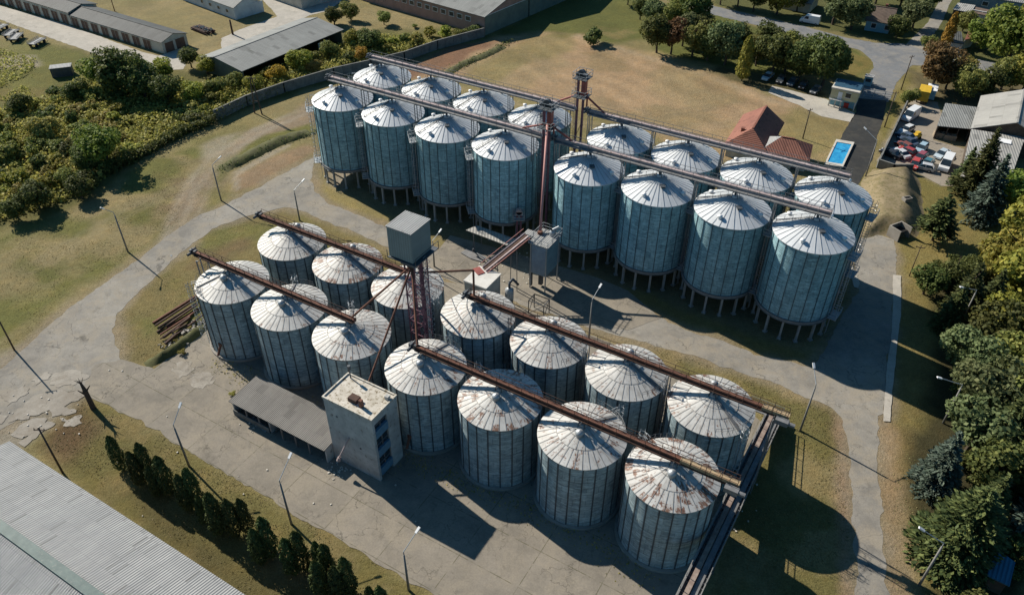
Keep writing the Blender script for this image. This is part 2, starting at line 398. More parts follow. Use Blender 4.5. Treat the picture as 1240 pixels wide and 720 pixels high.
MEAD = [(-60, 280), (60, 258), (130, 220), (200, 182), (210, 270), (130, 330), (20, 410), (-60, 470)]
ROADP = [(-80, 500), (-80, 480), (-20, 462), (20, 430), (81, 375), (135, 338), (190, 297), (217, 274), (240, 262), (275, 247), (307, 230), (340, 212), (370, 195), (387, 187),
       (377, 205), (380, 232), (400, 247), (437, 262), (470, 276), (520, 300), (600, 335), (680, 350), (722, 362), (760, 366), (795, 382), (837, 402), (875, 412), (920, 430), (950, 437), (985, 445), (1000, 420), (1040, 350), (1032, 300), (1045, 282), (1085, 290), (1084, 335), (1080, 400), (1074, 440), (1070, 500),
       (1062, 503), (1065, 582), (1072, 683), (1080, 780), (1038, 780), (1036, 700), (1033, 610), (1028, 530), (1020, 505), (1005, 491), (975, 480), (925, 460), (885, 447), (840, 432), (800, 419), (740, 404), (690, 388), (640, 372), (560, 345), (512, 322), (465, 297), (420, 277), (395, 268), (370, 257), (345, 252), (305, 260), (257, 277), (217, 308), (169, 352), (142, 379), (139, 409), (146, 436), (120, 470), (60, 480), (0, 520), (-80, 570)]
# left meadow
zone([(-60, 280), (60, 258), (130, 220), (200, 182), (260, 158), (290, 165), (200, 225), (210, 270), (130, 330), (20, 410), (-60, 470)], GREEN, 3, 3)
zone([(-60, 280), (60, 258), (130, 220), (200, 182), (260, 158), (290, 165), (200, 225), (210, 270), (130, 330), (20, 410), (-60, 470)], STRAW, 3, 3, .8, (12, .45))
zone([(-40, 300), (60, 275), (120, 300), (60, 350), (-40, 380)], STRAW, 6, 4, .7, (7, .42), 4)
# bush land
zone([(-80, 90), (60, 55), (130, 70), (240, 90), (300, 60), (420, 40), (560, 35), (590, 45), (480, 75), (400, 98), (270, 145), (190, 180), (100, 250), (-80, 300)], MUDGREEN, 4, 4)
zone([(-80, 60), (0, 55), (100, 80), (90, 140), (0, 160), (-80, 200)], (.17, .14, .05), 4, 4, .8, (9, .40))
zone([(-80, 130), (70, 150), (60, 210), (0, 240), (-80, 280)], (.14, .085, .035), 4, 4, .8, (7, .48))
zone([(0, 50), (40, 48), (100, 68), (110, 90), (60, 110), (0, 110)], (.15, .155, .045), 4, 3, .7)
zone([(0, 68), (40, 66), (45, 80), (0, 82)], PALE, 1.5, 2, .8)
zone([(430, 60), (520, 40), (560, 48), (480, 72), (440, 80)], (.20, .17, .06), 3, 3)
# dirt track and bare soil left of silos
zone([(240, 215), (262, 190), (300, 160), (360, 135), (405, 110), (400, 135), (380, 150), (330, 165), (280, 190), (270, 215), (262, 240), (235, 262), (205, 270), (212, 240)], DIRT, 2.5, 2.5)
zone([(190, 215), (250, 190), (258, 240), (215, 268), (180, 250)], BROWN, 4, 4, .7, (4, .42))
zone([(243, 178), (262, 165), (292, 160), (270, 185), (245, 200)], PALE, 2, 1.5, .7)
zone([(250, 200), (320, 165), (375, 150), (378, 160), (330, 178), (285, 200), (262, 222)], GREEN, 1.5, 1.5)
zone([(285, 212), (330, 188), (372, 175), (385, 180), (345, 205), (300, 228), (288, 230)], (.27, .195, .125), 2, 1)
zone([(283, 232), (283, 208), (325, 184), (352, 174), (352, 177), (328, 190), (288, 213), (290, 228)], PALE, .8, .5, .8)
zone([(240, 232), (262, 225), (285, 245), (250, 260)], OLIVE, 3, 2)
# between road and short silos
zone([(146, 435), (139, 409), (142, 379), (169, 352), (217, 308), (257, 277), (305, 260), (345, 252), (402, 270), (540, 345), (620, 380), (300, 400), (200, 440)], (.20, .165, .075), 2, 2)
zone([(146, 435), (139, 409), (142, 379), (169, 352), (217, 308), (257, 277), (305, 260), (345, 252), (402, 270), (540, 345), (620, 380), (300, 400), (200, 440)], GREEN, 2, 2, .8, (6, .50))
zone([(225, 325), (260, 300), (305, 285), (300, 300), (250, 330)], BROWN, 2, 2, .6)
# under tall silos
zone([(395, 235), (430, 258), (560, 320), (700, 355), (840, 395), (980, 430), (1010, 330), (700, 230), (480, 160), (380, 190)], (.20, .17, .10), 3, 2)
zone([(388, 205), (392, 240), (470, 275), (560, 310), (565, 300), (470, 262), (402, 225)], (.27, .225, .10), 1.5, 1)
zone([(700, 345), (790, 355), (900, 405), (1000, 432), (990, 440), (890, 425), (800, 385), (730, 365)], (.21, .17, .07), 1.5, 1.5)
zone([(395, 195), (425, 190), (430, 215), (415, 232), (400, 222)], PALE, 2, 1)
# big dry field
F = [(480, 95), (560, 60), (610, 45), (680, 30), (740, 52), (800, 68), (880, 90), (930, 115), (1000, 130), (1035, 140), (1015, 172), (960, 215), (860, 190), (700, 130), (560, 95)]
zone(F, DRY, 3, 3)
zone(F, (.24, .185, .10), 3, 3, .6, (9, .50), 12)
zone(F, (.31, .245, .14), 3, 3, .6, (20, .52), 21)
zone([(545, 100), (575, 80), (640, 45), (700, 40), (690, 60), (640, 80), (590, 105)], (.22, .19, .08), 3, 3, .6)
zone([(960, 130), (1030, 140), (1015, 172), (985, 195), (940, 160)], (.20, .18, .07), 3, 3, .7)
zone([(610, 40), (640, 0), (800, -20), (790, 50), (740, 55), (700, 42)], (.13, .135, .045), 4, 4)
zone([(690, 40), (760, 30), (790, 60), (740, 56)], (.24, .19, .09), 3, 3, .6, (5, .45))
zone([(515, 70), (545, 55), (600, 50), (560, 75), (500, 95), (470, 92)], (.21, .125, .08), 2, 2)
zone([(455, 95), (490, 80), (520, 68), (500, 62), (440, 85)], BROWN, 3, 2, .7)
# tree belt and road verges
zone([(790, 60), (800, 10), (862, 14), (916, 33), (973, 46), (1040, 60), (1062, 78), (1045, 100), (1010, 95), (900, 88)], (.12, .13, .04), 2, 2)
zone([(1000, 55), (1045, 62), (1060, 78), (1040, 98), (1010, 92)], (.21, .165, .06), 2, 2, .8, (5, .4))
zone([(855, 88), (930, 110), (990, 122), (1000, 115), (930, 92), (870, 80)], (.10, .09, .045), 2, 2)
# right side lawns
zone([(1075, 122), (1068, 170), (1058, 210), (1050, 222), (1100, 210), (1062, 195), (1095, 130), (1110, 80), (1100, 85)], (.19, .165, .055), 1.5, 1.5)
zone([(1040, 215), (1110, 205), (1240, 260), (1240, 760), (1080, 760), (1078, 560), (1085, 335), (1085, 290)], (.19, .165, .06), 2, 2)
zone([(1100, 270), (1180, 250), (1190, 300), (1130, 340), (1090, 340), (1088, 300)], (.225, .18, .07), 3, 3, .8, (5, .38))
zone([(1085, 335), (1100, 335), (1130, 380), (1140, 500), (1085, 520), (1075, 510)], (.21, .17, .07), 2, 2)
zone([(1080, 520), (1110, 520), (1110, 760), (1075, 760)], (.215, .165, .07), 2, 2)
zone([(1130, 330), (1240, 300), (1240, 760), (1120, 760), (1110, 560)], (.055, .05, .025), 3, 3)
# yard (scrap)
zone([(1062, 195), (1095, 130), (1110, 115), (1135, 125), (1140, 140), (1130, 170), (1200, 190), (1165, 225), (1140, 225), (1104, 205)], (.27, .235, .19), 1.5, 1)
# front right grass
FR = [(740, 403), (800, 419), (885, 447), (975, 480), (1013, 497), (1022, 520), (1030, 640), (1034, 760), (845, 760), (940, 505), (700, 400)]
zone(FR, (.24, .195, .095), 1.5, 1)
zone(FR, (.135, .125, .045), 2, 2, .8, (5, .46), 31)
zone([(1010, 500), (1024, 510), (1031, 640), (1034, 760), (1018, 760), (1014, 560)], (.30, .20, .14), 1.2, .6, .85)
zone([(1068, 500), (1082, 520), (1088, 640), (1092, 760), (1074, 760), (1068, 600)], (.27, .19, .11), 1.5, 1, .8)
# front left strip with cypresses
FL = [(40, 540), (95, 480), (112, 480), (169, 510), (237, 551), (318, 599), (366, 629), (461, 683), (560, 740), (560, 800), (300, 760)]
zone(FL, (.16, .14, .055), 1.5, 1)
zone(FL, (.225, .18, .085), 2, 2, .85, (4, .47), 41)
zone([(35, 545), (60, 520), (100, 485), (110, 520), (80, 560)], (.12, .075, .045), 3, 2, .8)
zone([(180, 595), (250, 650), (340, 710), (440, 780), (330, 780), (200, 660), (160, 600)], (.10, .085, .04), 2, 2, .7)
zone([(-60, 440), (0, 425), (60, 400), (110, 450), (100, 485), (40, 540), (-60, 600)], (.27, .24, .19), 2, 2)
# far top-right village
zone([(1040, 46), (1240, 90), (1300, 0), (1240, -60), (860, -40), (866, 8), (960, 28)], (.11, .115, .045), 3, 3)
zone([(1100, 85), (1240, 95), (1240, 130), (1150, 130), (1110, 115)], (.13, .11, .06), 3, 3)
dF = pt_poly(GX, GY, poly_w(F)); aF = np.clip(-dF / 4, 0, 1); ph = (GX * .80 + GY * .60) * 2 * math.pi / 6.5 + fbm(GX, GY, 22, 91) * 9
gc[:] = gc * (1 + (aF * .10 * np.sin(ph) * np.clip(fbm(GX, GY, 16, 92) * 2.4 - .5, 0, 1.2))[..., None])
def track(pix, offs=(-.9, .9), wd=.35, col=PALE, amt=.7):
    L_ = [np.array(at(*q)[:2]) for q in pix]
    for o in offs:
        d = np.full(GX.shape, 1e9)
        for a, b in zip(L_[:-1], L_[1:]):
            e = (b - a) / np.linalg.norm(b - a); nn_ = np.array([-e[1], e[0]]) * o; a2 = a + nn_; b2 = b + nn_; ee = b2 - a2
            t = np.clip(((GX - a2[0]) * ee[0] + (GY - a2[1]) * ee[1]) / (ee @ ee), 0, 1)
            d = np.minimum(d, np.hypot(GX - a2[0] - t * ee[0], GY - a2[1] - t * ee[1]))
        d = d + (fbm(GX, GY, 3, 61) - .5) * .8; a_ = np.clip(1.2 - d / wd * .6, 0, 1)[..., None] * amt * np.clip(fbm(GX, GY, 8, 63) * 2 - .3, 0, 1)[..., None]
        gc[:] = gc * (1 - a_) + np.array(col) * a_
dR = pt_poly(GX, GY, poly_w(ROADP)) + (fbm(GX, GY, 4, 71) - .5) * 3.0
a_ = (np.clip(1.1 - dR / 1.6, 0, 1) * .75)[..., None]; gc[:] = gc * (1 - a_) + np.array((.27, .225, .165)) * a_
track([(205, 300), (215, 262), (232, 225), (262, 192), (310, 160), (360, 138), (402, 118)], (-1.1, 1.1), .7)
track([(228, 275), (243, 235), (258, 205), (285, 180)], (-1.0, 1.0), .6, (.30, .25, .18))
track([(480, 98), (560, 110), (700, 150), (800, 160), (880, 150)], (-1.0, 1.0), .5, (.38, .30, .20), .4)
track([(700, 44), (760, 62), (850, 90), (935, 122), (1000, 140)], (0,), 1.0, (.36, .30, .21), .5)
track([(630, 60), (690, 110), (790, 140), (860, 130)], (-1, 1), .5, (.24, .19, .12), .5)
track([(30, 330), (110, 280), (190, 240), (222, 225)], (-1, 1), .6, (.30, .26, .16), .4)
track([(1060, 520), (1075, 640), (1082, 720)], (1.6,), .9, (.30, .24, .17), .6)
gc = gc * (0.80 + .40 * n2)
vs = np.stack([GX, GY, np.zeros_like(GX)], -1).reshape(-1, 3)
idx = np.arange(nx * ny).reshape(ny, nx)
fs = np.stack([idx[:-1, :-1], idx[:-1, 1:], idx[1:, 1:], idx[1:, :-1]], -1).reshape(-1, 4)
def npmesh(name, vs, fs):
    me = bpy.data.meshes.new(name); k = fs.shape[1]
    me.vertices.add(len(vs)); me.vertices.foreach_set('co', np.asarray(vs, np.float32).ravel())
    me.loops.add(fs.size); me.loops.foreach_set('vertex_index', fs.astype(np.int32).ravel())
    me.polygons.add(len(fs)); me.polygons.foreach_set('loop_start', np.arange(0, fs.size, k, dtype=np.int32))
    me.polygons.foreach_set('loop_total', np.full(len(fs), k, np.int32))
    me.update(calc_edges=True); return me
gm = npmesh('ground', vs, fs)
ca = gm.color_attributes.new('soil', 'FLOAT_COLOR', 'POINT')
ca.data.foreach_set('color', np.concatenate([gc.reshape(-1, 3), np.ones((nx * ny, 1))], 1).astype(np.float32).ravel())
n = NT('ground_soil_and_grass'); at_ = n.n.new('ShaderNodeAttribute'); at_.attribute_name = 'soil'
c = at_.outputs['Color']
c = n.mix(n.ramp(n.noise(1.1, 7, .75), [(.36, 0), (.66, .5)]), c, n.mix(1.0, c, (.50, .46, .38), 'MULTIPLY'))
c = n.mix(n.ramp(n.noise(.33, 7, .72), [(.45, 0), (.68, .5)]), c, n.mix(1.0, c, (1.45, 1.28, 1.1), 'MULTIPLY'))
c = n.mix(n.ramp(n.noise(4.5, 3, .7), [(.42, 0), (.60, .45)]), c, n.mix(1.0, c, (.5, .5, .42), 'MULTIPLY'))
n.base(c, .95, 0, .1); n.bump(n.noise(2.6, 6, .75), .75, .25)
gm.materials.append(n.mat); ground = bpy.data.objects.new('ground', gm); COL.objects.link(ground); tag(ground, kind='structure')

# ------------------------------------------------------------------ roads
def mat_road(name, c1, c2, crack=.6, slabs=None, rot=0, stain=(.09, .08, .065), dust=(.3, .26, .2)):
    n = NT(name)
    big = n.noise(.09, 6, .7); mid = n.noise(.5, 7, .75); fine = n.noise(5, 4, .7)
    col = n.ramp(n.math('ADD', n.math('MULTIPLY', big, .6), n.math('MULTIPLY', mid, .4)), [(.40, c1), (.60, c2)])
    col = n.mix(n.ramp(n.noise(.22, 7, .78, dist=.6), [(.46, 0), (.60, .7)]), col, dust)
    col = n.mix(n.ramp(n.noise(.31, 7, .8, n.mapv((1, 1, 1), rot=(0, 0, 1.1))), [(.56, 0), (.72, .6)]), col, stain)
    vo = n.n.new('ShaderNodeTexVoronoi'); vo.feature = 'DISTANCE_TO_EDGE'
    wv = n.n.new('ShaderNodeMix'); wv.data_type = 'VECTOR'
    nz = n.n.new('ShaderNodeTexNoise'); nz.inputs['Scale'].default_value = .7; nz.inputs['Detail'].default_value = 6; n.L(n.tc.outputs['Object'], nz.inputs['Vector'])
    vm = n.n.new('ShaderNodeVectorMath'); vm.operation = 'MULTIPLY_ADD'; n.L(nz.outputs['Color'], vm.inputs[0]); vm.inputs[1].default_value = (4, 4, 0); n.L(n.tc.outputs['Object'], vm.inputs[2])
    n.L(vm.outputs[0], vo.inputs['Vector']); vo.inputs['Scale'].default_value = .24
    ck = n.ramp(vo.outputs['Distance'], [(0, 1), (.014, 0)])
    ckm = n.math('MULTIPLY', ck, n.ramp(n.noise(.12, 3), [(.40, 0), (.55, 1)]))
    col = n.mix(n.math('MULTIPLY', ckm, crack), col, tuple(x * .35 for x in c2))
    if slabs:
        br = n.n.new('ShaderNodeTexBrick'); n.L(n.mapv((1, 1, 1), rot=(0, 0, rot)), br.inputs[0]); br.offset = 0
        n.inp(br, 'Scale', 1.0); n.inp(br, 'Brick Width', slabs[0]); n.inp(br, 'Row Height', slabs[1]); n.inp(br, 'Mortar Size', .05)
        n.inp(br, 'Color1', (.0, .0, .0)); n.inp(br, 'Color2', (1, 1, 1)); n.inp(br, 'Mortar', (.5, .5, .5)); n.inp(br, 'Bias', 0.)
        col = n.mix(n.math('MULTIPLY', br.outputs[0], .28), col, tuple(x * .62 for x in c1))
        seam = n.math('MULTIPLY', br.outputs['Fac'], n.ramp(n.noise(.8, 5), [(.38, 0), (.55, .75)]))
        col = n.mix(seam, col, (.085, .08, .045))
    col = n.mix(n.ramp(fine, [(.4, 0), (.7, .3)]), col, tuple(x * .6 for x in c2))
    n.base(col, .92, 0, .2); n.bump(fine, .3, .03); return n.mat
UA = -0.5309
MT['slabs'] = mat_road('concrete_slabs', (.285, .252, .205), (.175, .157, .13), .8, (7.5, 5.0), -UA)
MT['asph_old'] = mat_road('old_grey_asphalt', (.30, .278, .24), (.18, .168, .148), .7)
MT['asph_mid'] = mat_road('worn_asphalt', (.175, .165, .15), (.125, .12, .11), .6)
MT['asph_dark'] = mat_road('dark_asphalt', (.045, .046, .045), (.03, .031, .031), .3, dust=(.07, .065, .055), stain=(.02, .02, .02))
MT['asph_pub'] = mat_road('public_asphalt', (.19, .195, .20), (.15, .155, .16), .3, dust=(.26, .24, .21), stain=(.10, .10, .10))
MT['strip'] = mat_road('light_concrete_strip', (.42, .39, .34), (.34, .315, .27), .5, dust=(.47, .43, .37))

def sheet(name, pix, mat_, z, wob=.25, step=.7, kind='structure', rag=2.0, seed=0, pts=None):
    P = [Vector(p) for p in (pts if pts is not None else [at(x, y)[:2] for x, y in pix])]
    out = []
    for i in range(len(P)):
        a, b = P[i], P[(i + 1) % len(P)]; d = b - a; k = max(1, int(d.length / step))
        nrm = Vector((d.y, -d.x)).normalized() if d.length > 0 else Vector((0, 0))
        for j in range(k):
            q = a + d * (j / k)
            o = (noise.noise(Vector((q.x / rag, q.y / rag, seed))) + .6 * noise.noise(Vector((q.x / rag * 3, q.y / rag * 3, seed + 5)))) * wob
            out.append((q.x + nrm.x * o, q.y + nrm.y * o, z))
    mb = MB(); mb.v = out; mb.f = [tuple(range(len(out)))]; mb.m = [0]
    o = mb.build(name, mat_)
    bm = bmesh.new(); bm.from_mesh(o.data); bmesh.ops.triangulate(bm, faces=bm.faces[:]); bm.normal_update()
    for f in bm.faces:
        if f.normal.z < 0: f.normal_flip()
    bm.to_mesh(o.data); bm.free()
    return tag(o, kind=kind)
sheet('asphalt_road', ROADP, MT['asph_old'], .02, .55, rag=2.6)
sheet('concrete_yard', [(100, 470), (116, 442), (146, 435), (186, 446), (240, 402), (300, 370), (420, 350), (500, 335), (560, 345), (690, 395), (800, 440), (900, 490), (930, 520), (880, 640), (820, 780), (640, 790), (525, 720), (461, 683), (420, 656), (366, 629), (318, 599), (237, 551), (169, 510), (112, 482)],
      MT['slabs'], .04, .40)
sheet('concrete_apron', [(360 + 155, 322), (545, 285), (600, 300), (720, 335), (760, 352), (800, 385), (760, 400), (700, 388), (600, 352), (560, 345)], MT['slabs'], .045, .1)
sheet('driveway', [(1037, 119), (1074, 122), (1068, 150), (1062, 165), (1057, 192), (1040, 222), (1025, 250), (1000, 240), (1000, 205), (1020, 163), (1037, 135)], MT['asph_dark'], .03, .12)
sheet('gate_apron', [(1037, 121), (1045, 100), (1058, 82), (1055, 72), (1040, 60), (1045, 55), (1110, 72), (1100, 84), (1086, 100), (1076, 124)], MT['asph_pub'], .024, .25)
sheet('public_road', [(800, -22), (866, 8), (924, 21), (973, 32), (1021, 45), (1060, 52), (1093, 53), (1120, 61), (1153, 66), (1185, 72), (1300, 97), (1300, 118), (1200, 91), (1153, 80), (1101, 79), (1080, 74), (1045, 62), (1013, 53), (973, 44.5), (916, 31), (863, 18), (780, -12)], MT['asph_pub'], .028, .4)
sheet('side_lane', [(1095, 56), (1124, 27), (1137, 2), (1150, -25), (1166, -25), (1150, 5), (1142, 25), (1118, 62)], MT['asph_old'], .024, .2)
sheet('concrete_lane', [(-80, -25), (0, 7), (78, 29), (175, 64), (192, 68), (221, 58), (232, 64), (222, 84), (195, 86), (165, 80), (128, 71), (117, 66), (49, 42), (0, 24), (-80, 0)], MT['strip'], .03, .25)
sheet('concrete_lane', [(268, 47), (290, 36), (336, 20), (318, 0), (300, -30), (430, -30), (412, 3), (395, 14), (378, 18), (300, 48), (268, 60)], MT['strip'], .03, .25)
sheet('concrete_strip', [(1081, 333), (1091, 334), (1091, 380), (1087, 410), (1084, 440), (1080, 475), (1078, 511), (1069, 510), (1072, 470), (1074, 440), (1079, 410), (1081, 370)], MT['strip'], .10, .10)
sheet('concrete_strip', [(1028, 325), (1032, 322), (1041, 343), (1039, 349), (1034, 348)], MT['strip'], .10, .05)
sheet('gatehouse_path', [(935, 104), (1000, 120), (1036, 138), (1030, 148), (995, 141), (968, 128), (930, 112)], MT['strip'], .03, .2)
sheet('yard_paving', [(1062, 195), (1095, 130), (1110, 118), (1135, 124), (1140, 140), (1130, 170), (1200, 190), (1165, 225), (1140, 225), (1104, 205)], mat_road('yard_gravel', (.30, .26, .21), (.24, .21, .17)), .02, .2)
MT['patch'] = mat_road('broken_pale_slab', (.37, .34, .29), (.26, .235, .20), .8, dust=(.22, .19, .15), stain=(.15, .12, .085))
sheet('concrete_patch', [(15, 500), (38, 482), (70, 472), (98, 474), (96, 486), (82, 490), (92, 500), (70, 503), (58, 495), (35, 508), (10, 512)], MT['patch'], .06, .9, rag=1.4, step=.4, seed=4)
sheet('concrete_patch', [(12, 526), (40, 506), (57, 507), (52, 516), (26, 532)], MT['patch'], .065, .4, rag=1.3, step=.4, seed=5)
for k_, pz in enumerate(([(60, 452), (95, 447), (108, 458), (84, 468), (62, 466)], [(2, 478), (28, 466), (34, 476), (12, 490)], [(72, 508), (96, 503), (100, 512), (80, 517)], [(40, 455), (58, 450), (60, 460), (44, 466)], [(-20, 505), (2, 498), (6, 510), (-16, 520)], [(205, 448), (222, 436), (236, 446), (218, 458)], [(228, 462), (246, 448), (262, 460), (243, 474)])):
    sheet('concrete_patch', pz, MT['patch'], .055 + .002 * k_, .9, rag=1.3, step=.4, seed=10 + k_)
sheet('concrete_patch', [(22, 536), (58, 510), (66, 512), (30, 541)], MT['patch'], .06, .4, rag=1.3, step=.4, seed=6)
sheet('manhole_cover', [(206, 310), (206.5, 308.5), (208.5, 308.5), (208.8, 310), (207.5, 311)], MT['steel_dark'], .05, 0)

# earth mound over an old cellar, right of the tall silos
def mound():
    P = poly_w([(1046, 222), (1062, 208), (1100, 206), (1108, 222), (1112, 260), (1106, 285), (1088, 284), (1062, 282), (1046, 285)])
    x0, y0 = P.min(0) - 4; x1, y1 = P.max(0) + 4
    X, Y = np.meshgrid(np.arange(x0, x1, .5), np.arange(y0, y1, .5))
    d = -pt_poly(X, Y, P) + (fbm(X, Y, 4, 2) - .5) * 1.2
    t = np.clip((d + 1.5) / 4.6, 0, 1); t = t * t * (3 - 2 * t)
    Z = t * 2.3 + (fbm(X, Y, 3, 7) - .5) * .35 * t - .12
    k = np.arange(X.size).reshape(X.shape)
    f = np.stack([k[:-1, :-1], k[:-1, 1:], k[1:, 1:], k[1:, :-1]], -1).reshape(-1, 4)
    me = npmesh('earth_mound', np.stack([X, Y, Z], -1).reshape(-1, 3), f)
    me.materials.append(mat('mound_dry_earth', (.25, .195, .12), (.17, .135, .065), .7, .95, bump=.8, bsc=2.5, dirt=((.10, .095, .04), .52)))
    me.polygons.foreach_set('use_smooth', [True] * len(me.polygons))
    o = bpy.data.objects.new('earth_mound', me); COL.objects.link(o); tag(o, kind='structure')
mound()
# low grassy bank left of the tall silos
def bank(name, pix, wdt, h, m):
    pts = [at(*q) for q in pix]; mb = MB(); rows = []
    for i in range(len(pts) - 1):
        a, b = pts[i], pts[i + 1]; d = (b - a); k = max(2, int(d.length / .8))
        for j in range(k + (i == len(pts) - 2)): rows.append((a + d * (j / k), d.normalized()))
    prof = [(-1, -.1), (-.6, .55), (-.2, .95), (.2, 1), (.6, .6), (1, -.1)]
    for i, (q, d) in enumerate(rows):
        nn = Vector((-d.y, d.x, 0)); e = min(1, i / 3, (len(rows) - 1 - i) / 3)
        for u, z in prof:
            u2 = u * wdt * (1 + .25 * noise.noise(q * .4)); zz = max(-.1, z * h * e * (1 + .5 * noise.noise(q * .7 + Vector((u * 3, 0, 0)))))
            mb.v.append(tuple(q + nn * u2 + Vector((0, 0, zz))))
    k = len(prof)
    for i in range(len(rows) - 1):
        for j in range(k - 1): mb.f.append((i * k + j, i * k + j + 1, (i + 1) * k + j + 1, (i + 1) * k + j)); mb.m.append(0)
    o = mb.build(name, m, smooth=True); return tag(o, kind='structure')
BANKM = mat('bank_turf', (.10, .10, .035), (.06, .06, .025), .8, .95, bump=.8, bsc=3, dirt=((.16, .12, .06), .58))
bank('earth_bank', [(268, 205), (300, 190), (335, 172), (375, 160)], 2.0, .8, BANKM)
bank('earth_bank', [(176, 442), (205, 428), (232, 408), (252, 392)], 1.0, .8, BANKM)
bank('earth_bank', [(530, 96), (560, 78), (590, 66), (610, 56)], 1.5, .5, BANKM)
# ------------------------------------------------------------------ silos
UV_ = Vector((math.cos(UA), math.sin(UA), 0)); VV_ = Vector((-UV_.y, UV_.x, 0))
def revolve(name, prof, n, uvf, mats, smooth=True):
    """surface of revolution with UVs from uvf(angle, r, z, path length)"""
    vs = []; k = n + 1
    for r, z in prof:
        for i in range(k):
            t = 2 * math.pi * i / n; vs.append((r * math.cos(t), r * math.sin(t), z))
    fs = []; uv = []
    ln = [0]
    for a, b in zip(prof[:-1], prof[1:]): ln.append(ln[-1] + math.hypot(b[0] - a[0], b[1] - a[1]))
    for j in range(len(prof) - 1):
        for i in range(n):
            fs.append((j * k + i, j * k + i + 1, (j + 1) * k + i + 1, (j + 1) * k + i))
            for jj, ii in ((j, i), (j, i + 1), (j + 1, i + 1), (j + 1, i)): uv.append(uvf(2 * math.pi * ii / n, prof[jj][0], prof[jj][1], ln[jj]))
    me = bpy.data.meshes.new(name); me.from_pydata(vs, [], fs); l = me.uv_layers.new(name='UVMap')
    l.data.foreach_set('uv', np.array(uv, np.float32).ravel())
    for m in mats: me.materials.append(m)
    me.polygons.foreach_set('use_smooth', [smooth] * len(fs))
    return me
def child(name, me, parent, rz=0, loc=(0, 0, 0)):
    o = bpy.data.objects.new(name, me); COL.objects.link(o); o.parent = parent; o.rotation_euler = (0, 0, rz); o.location = loc; return o
def mesh_of(mb, name, mat_, smooth=False):
    me = bpy.data.meshes.new(name); me.from_pydata(mb.v, [], mb.f)
    for m in (mat_ if isinstance(mat_, (list, tuple)) else [mat_]): me.materials.append(m)
    if any(mb.m): me.polygons.foreach_set('material_index', mb.m)
    if smooth: me.polygons.foreach_set('use_smooth', [True] * len(me.polygons))
    return me
def radial(mb, r0, z0, r1, z1, t, wdt, h):
    c, s = math.cos(t), math.sin(t)
    mb.beam((r0 * c, r0 * s, z0), (r1 * c, r1 * s, z1), wdt, h)
def stiff(mb, Rr, z0, z1, n, wdt, dep, off=0):
    for i in range(n):
        t = 2 * math.pi * (i + off) / n; c, s = math.cos(t), math.sin(t); a = Vector((-s, c, 0)) * wdt / 2; o = Vector((c, s, 0))
        b = [o * (Rr - .02) - a, o * (Rr + dep) - a, o * (Rr + dep) + a, o * (Rr - .02) + a]
        mb.hexa([p + Vector((0, 0, z0)) for p in b], [p + Vector((0, 0, z1)) for p in b])
def ladder(mb, R0, z0, z1, cage=True, zc0=2.6, top=1.1):
    """caged ladder standing on the wall at angle 0"""
    x = R0 + .28
    for y in (-.22, .22):
        mb.beam((x, y, z0), (x, y, z1 + top), .055, .055)
        mb.beam((x, y, z1 + top), (R0 - .5, y, z1 + top), .05, .05)
    z = z0 + .2
    while z < z1 + top: mb.beam((x, -.22, z), (x, .22, z), .035, .035); z += .45
    if cage:
        z = zc0
        while z <= z1 + top + .01:
            pts = [(x + .02 + .36 + .40 * math.cos(t), .40 * math.sin(t), z) for t in np.linspace(-2.4, 2.4, 9)]
            mb.path(pts, .035, 4); z += .85
        for t in (-1.3, 0, 1.3): mb.beam((x + .38 + .4 * math.cos(t), .4 * math.sin(t), zc0), (x + .38 + .4 * math.cos(t), .4 * math.sin(t), z1 + top), .045, .045)

FR_, FZ, FA = 4.86, 10.35, 12.05
BR_, BZ0, BZ, BA = 5.4, 3.93, 15.77, 18.0
me_fw = revolve('wall', [(FR_, .4), (FR_, FZ - .02)], 88, lambda t, r, z, l: (t * FR_, z), [MT['wallF']])
mb = MB(); stiff(mb, FR_, .4, FZ - .12, 22, .14, .07); me_fs = mesh_of(mb, 'stiffeners', MT['steel_dark'])
NF = 36
me_fr = revolve('roof', [(FR_ + .10, FZ - .10), (FR_ + .12, FZ), (2.9, FZ + (FA - FZ) * .42), (.45, FA - .1), (.45, FA + .1), (0.001, FA + .14)], 72, lambda t, r, z, l: (t / (2 * math.pi) * NF, l), [MT['roofF']], False)
mb = MB()
sl_ = lambda r: FZ + (FA - .1 - FZ) * (FR_ + .12 - r) / (FR_ + .12 - .45) + .05
for i in range(NF): radial(mb, FR_ + .12, FZ + .04, 2.95, FZ + (FA - FZ) * .42 + .04, 2 * math.pi * i / NF, .035, .02)
for i in range(NF // 2): radial(mb, 2.95, FZ + (FA - FZ) * .42 + .04, .5, FA - .06, 2 * math.pi * (2 * i + .5) / NF, .035, .02)
for rr, zz in ((2.92, FZ + (FA - FZ) * .42 + .03), (1.6, FZ + (FA - FZ) * .76)):
    mb.path([(rr * math.cos(t), rr * math.sin(t), zz) for t in np.linspace(0, 2 * math.pi, 37)], .02, 4)
me_frib = mesh_of(mb, 'roof_ribs', mat('rib_grey', (.34, .33, .31), (.20, .185, .17), 1.5, .7))
mb = MB(); mb.lathe([(FR_ + .35, -.05), (FR_ + .35, .34), (FR_ + .02, .40), (FR_ - .3, .41)], 64); me_ff = mesh_of(mb, 'foundation', MT['conc'])
mb = MB(); ladder(mb, FR_, .6, FZ); me_fl = mesh_of(mb, 'ladder', MT['steel'])
mb = MB(); mb.lathe([(.42, 0), (.42, .42), (.50, .44), (.50, .56), (.30, .78), (.001, .86)], 16); me_cap = mesh_of(mb, 'vent_cap', MT['steel'], True)
mb = MB()
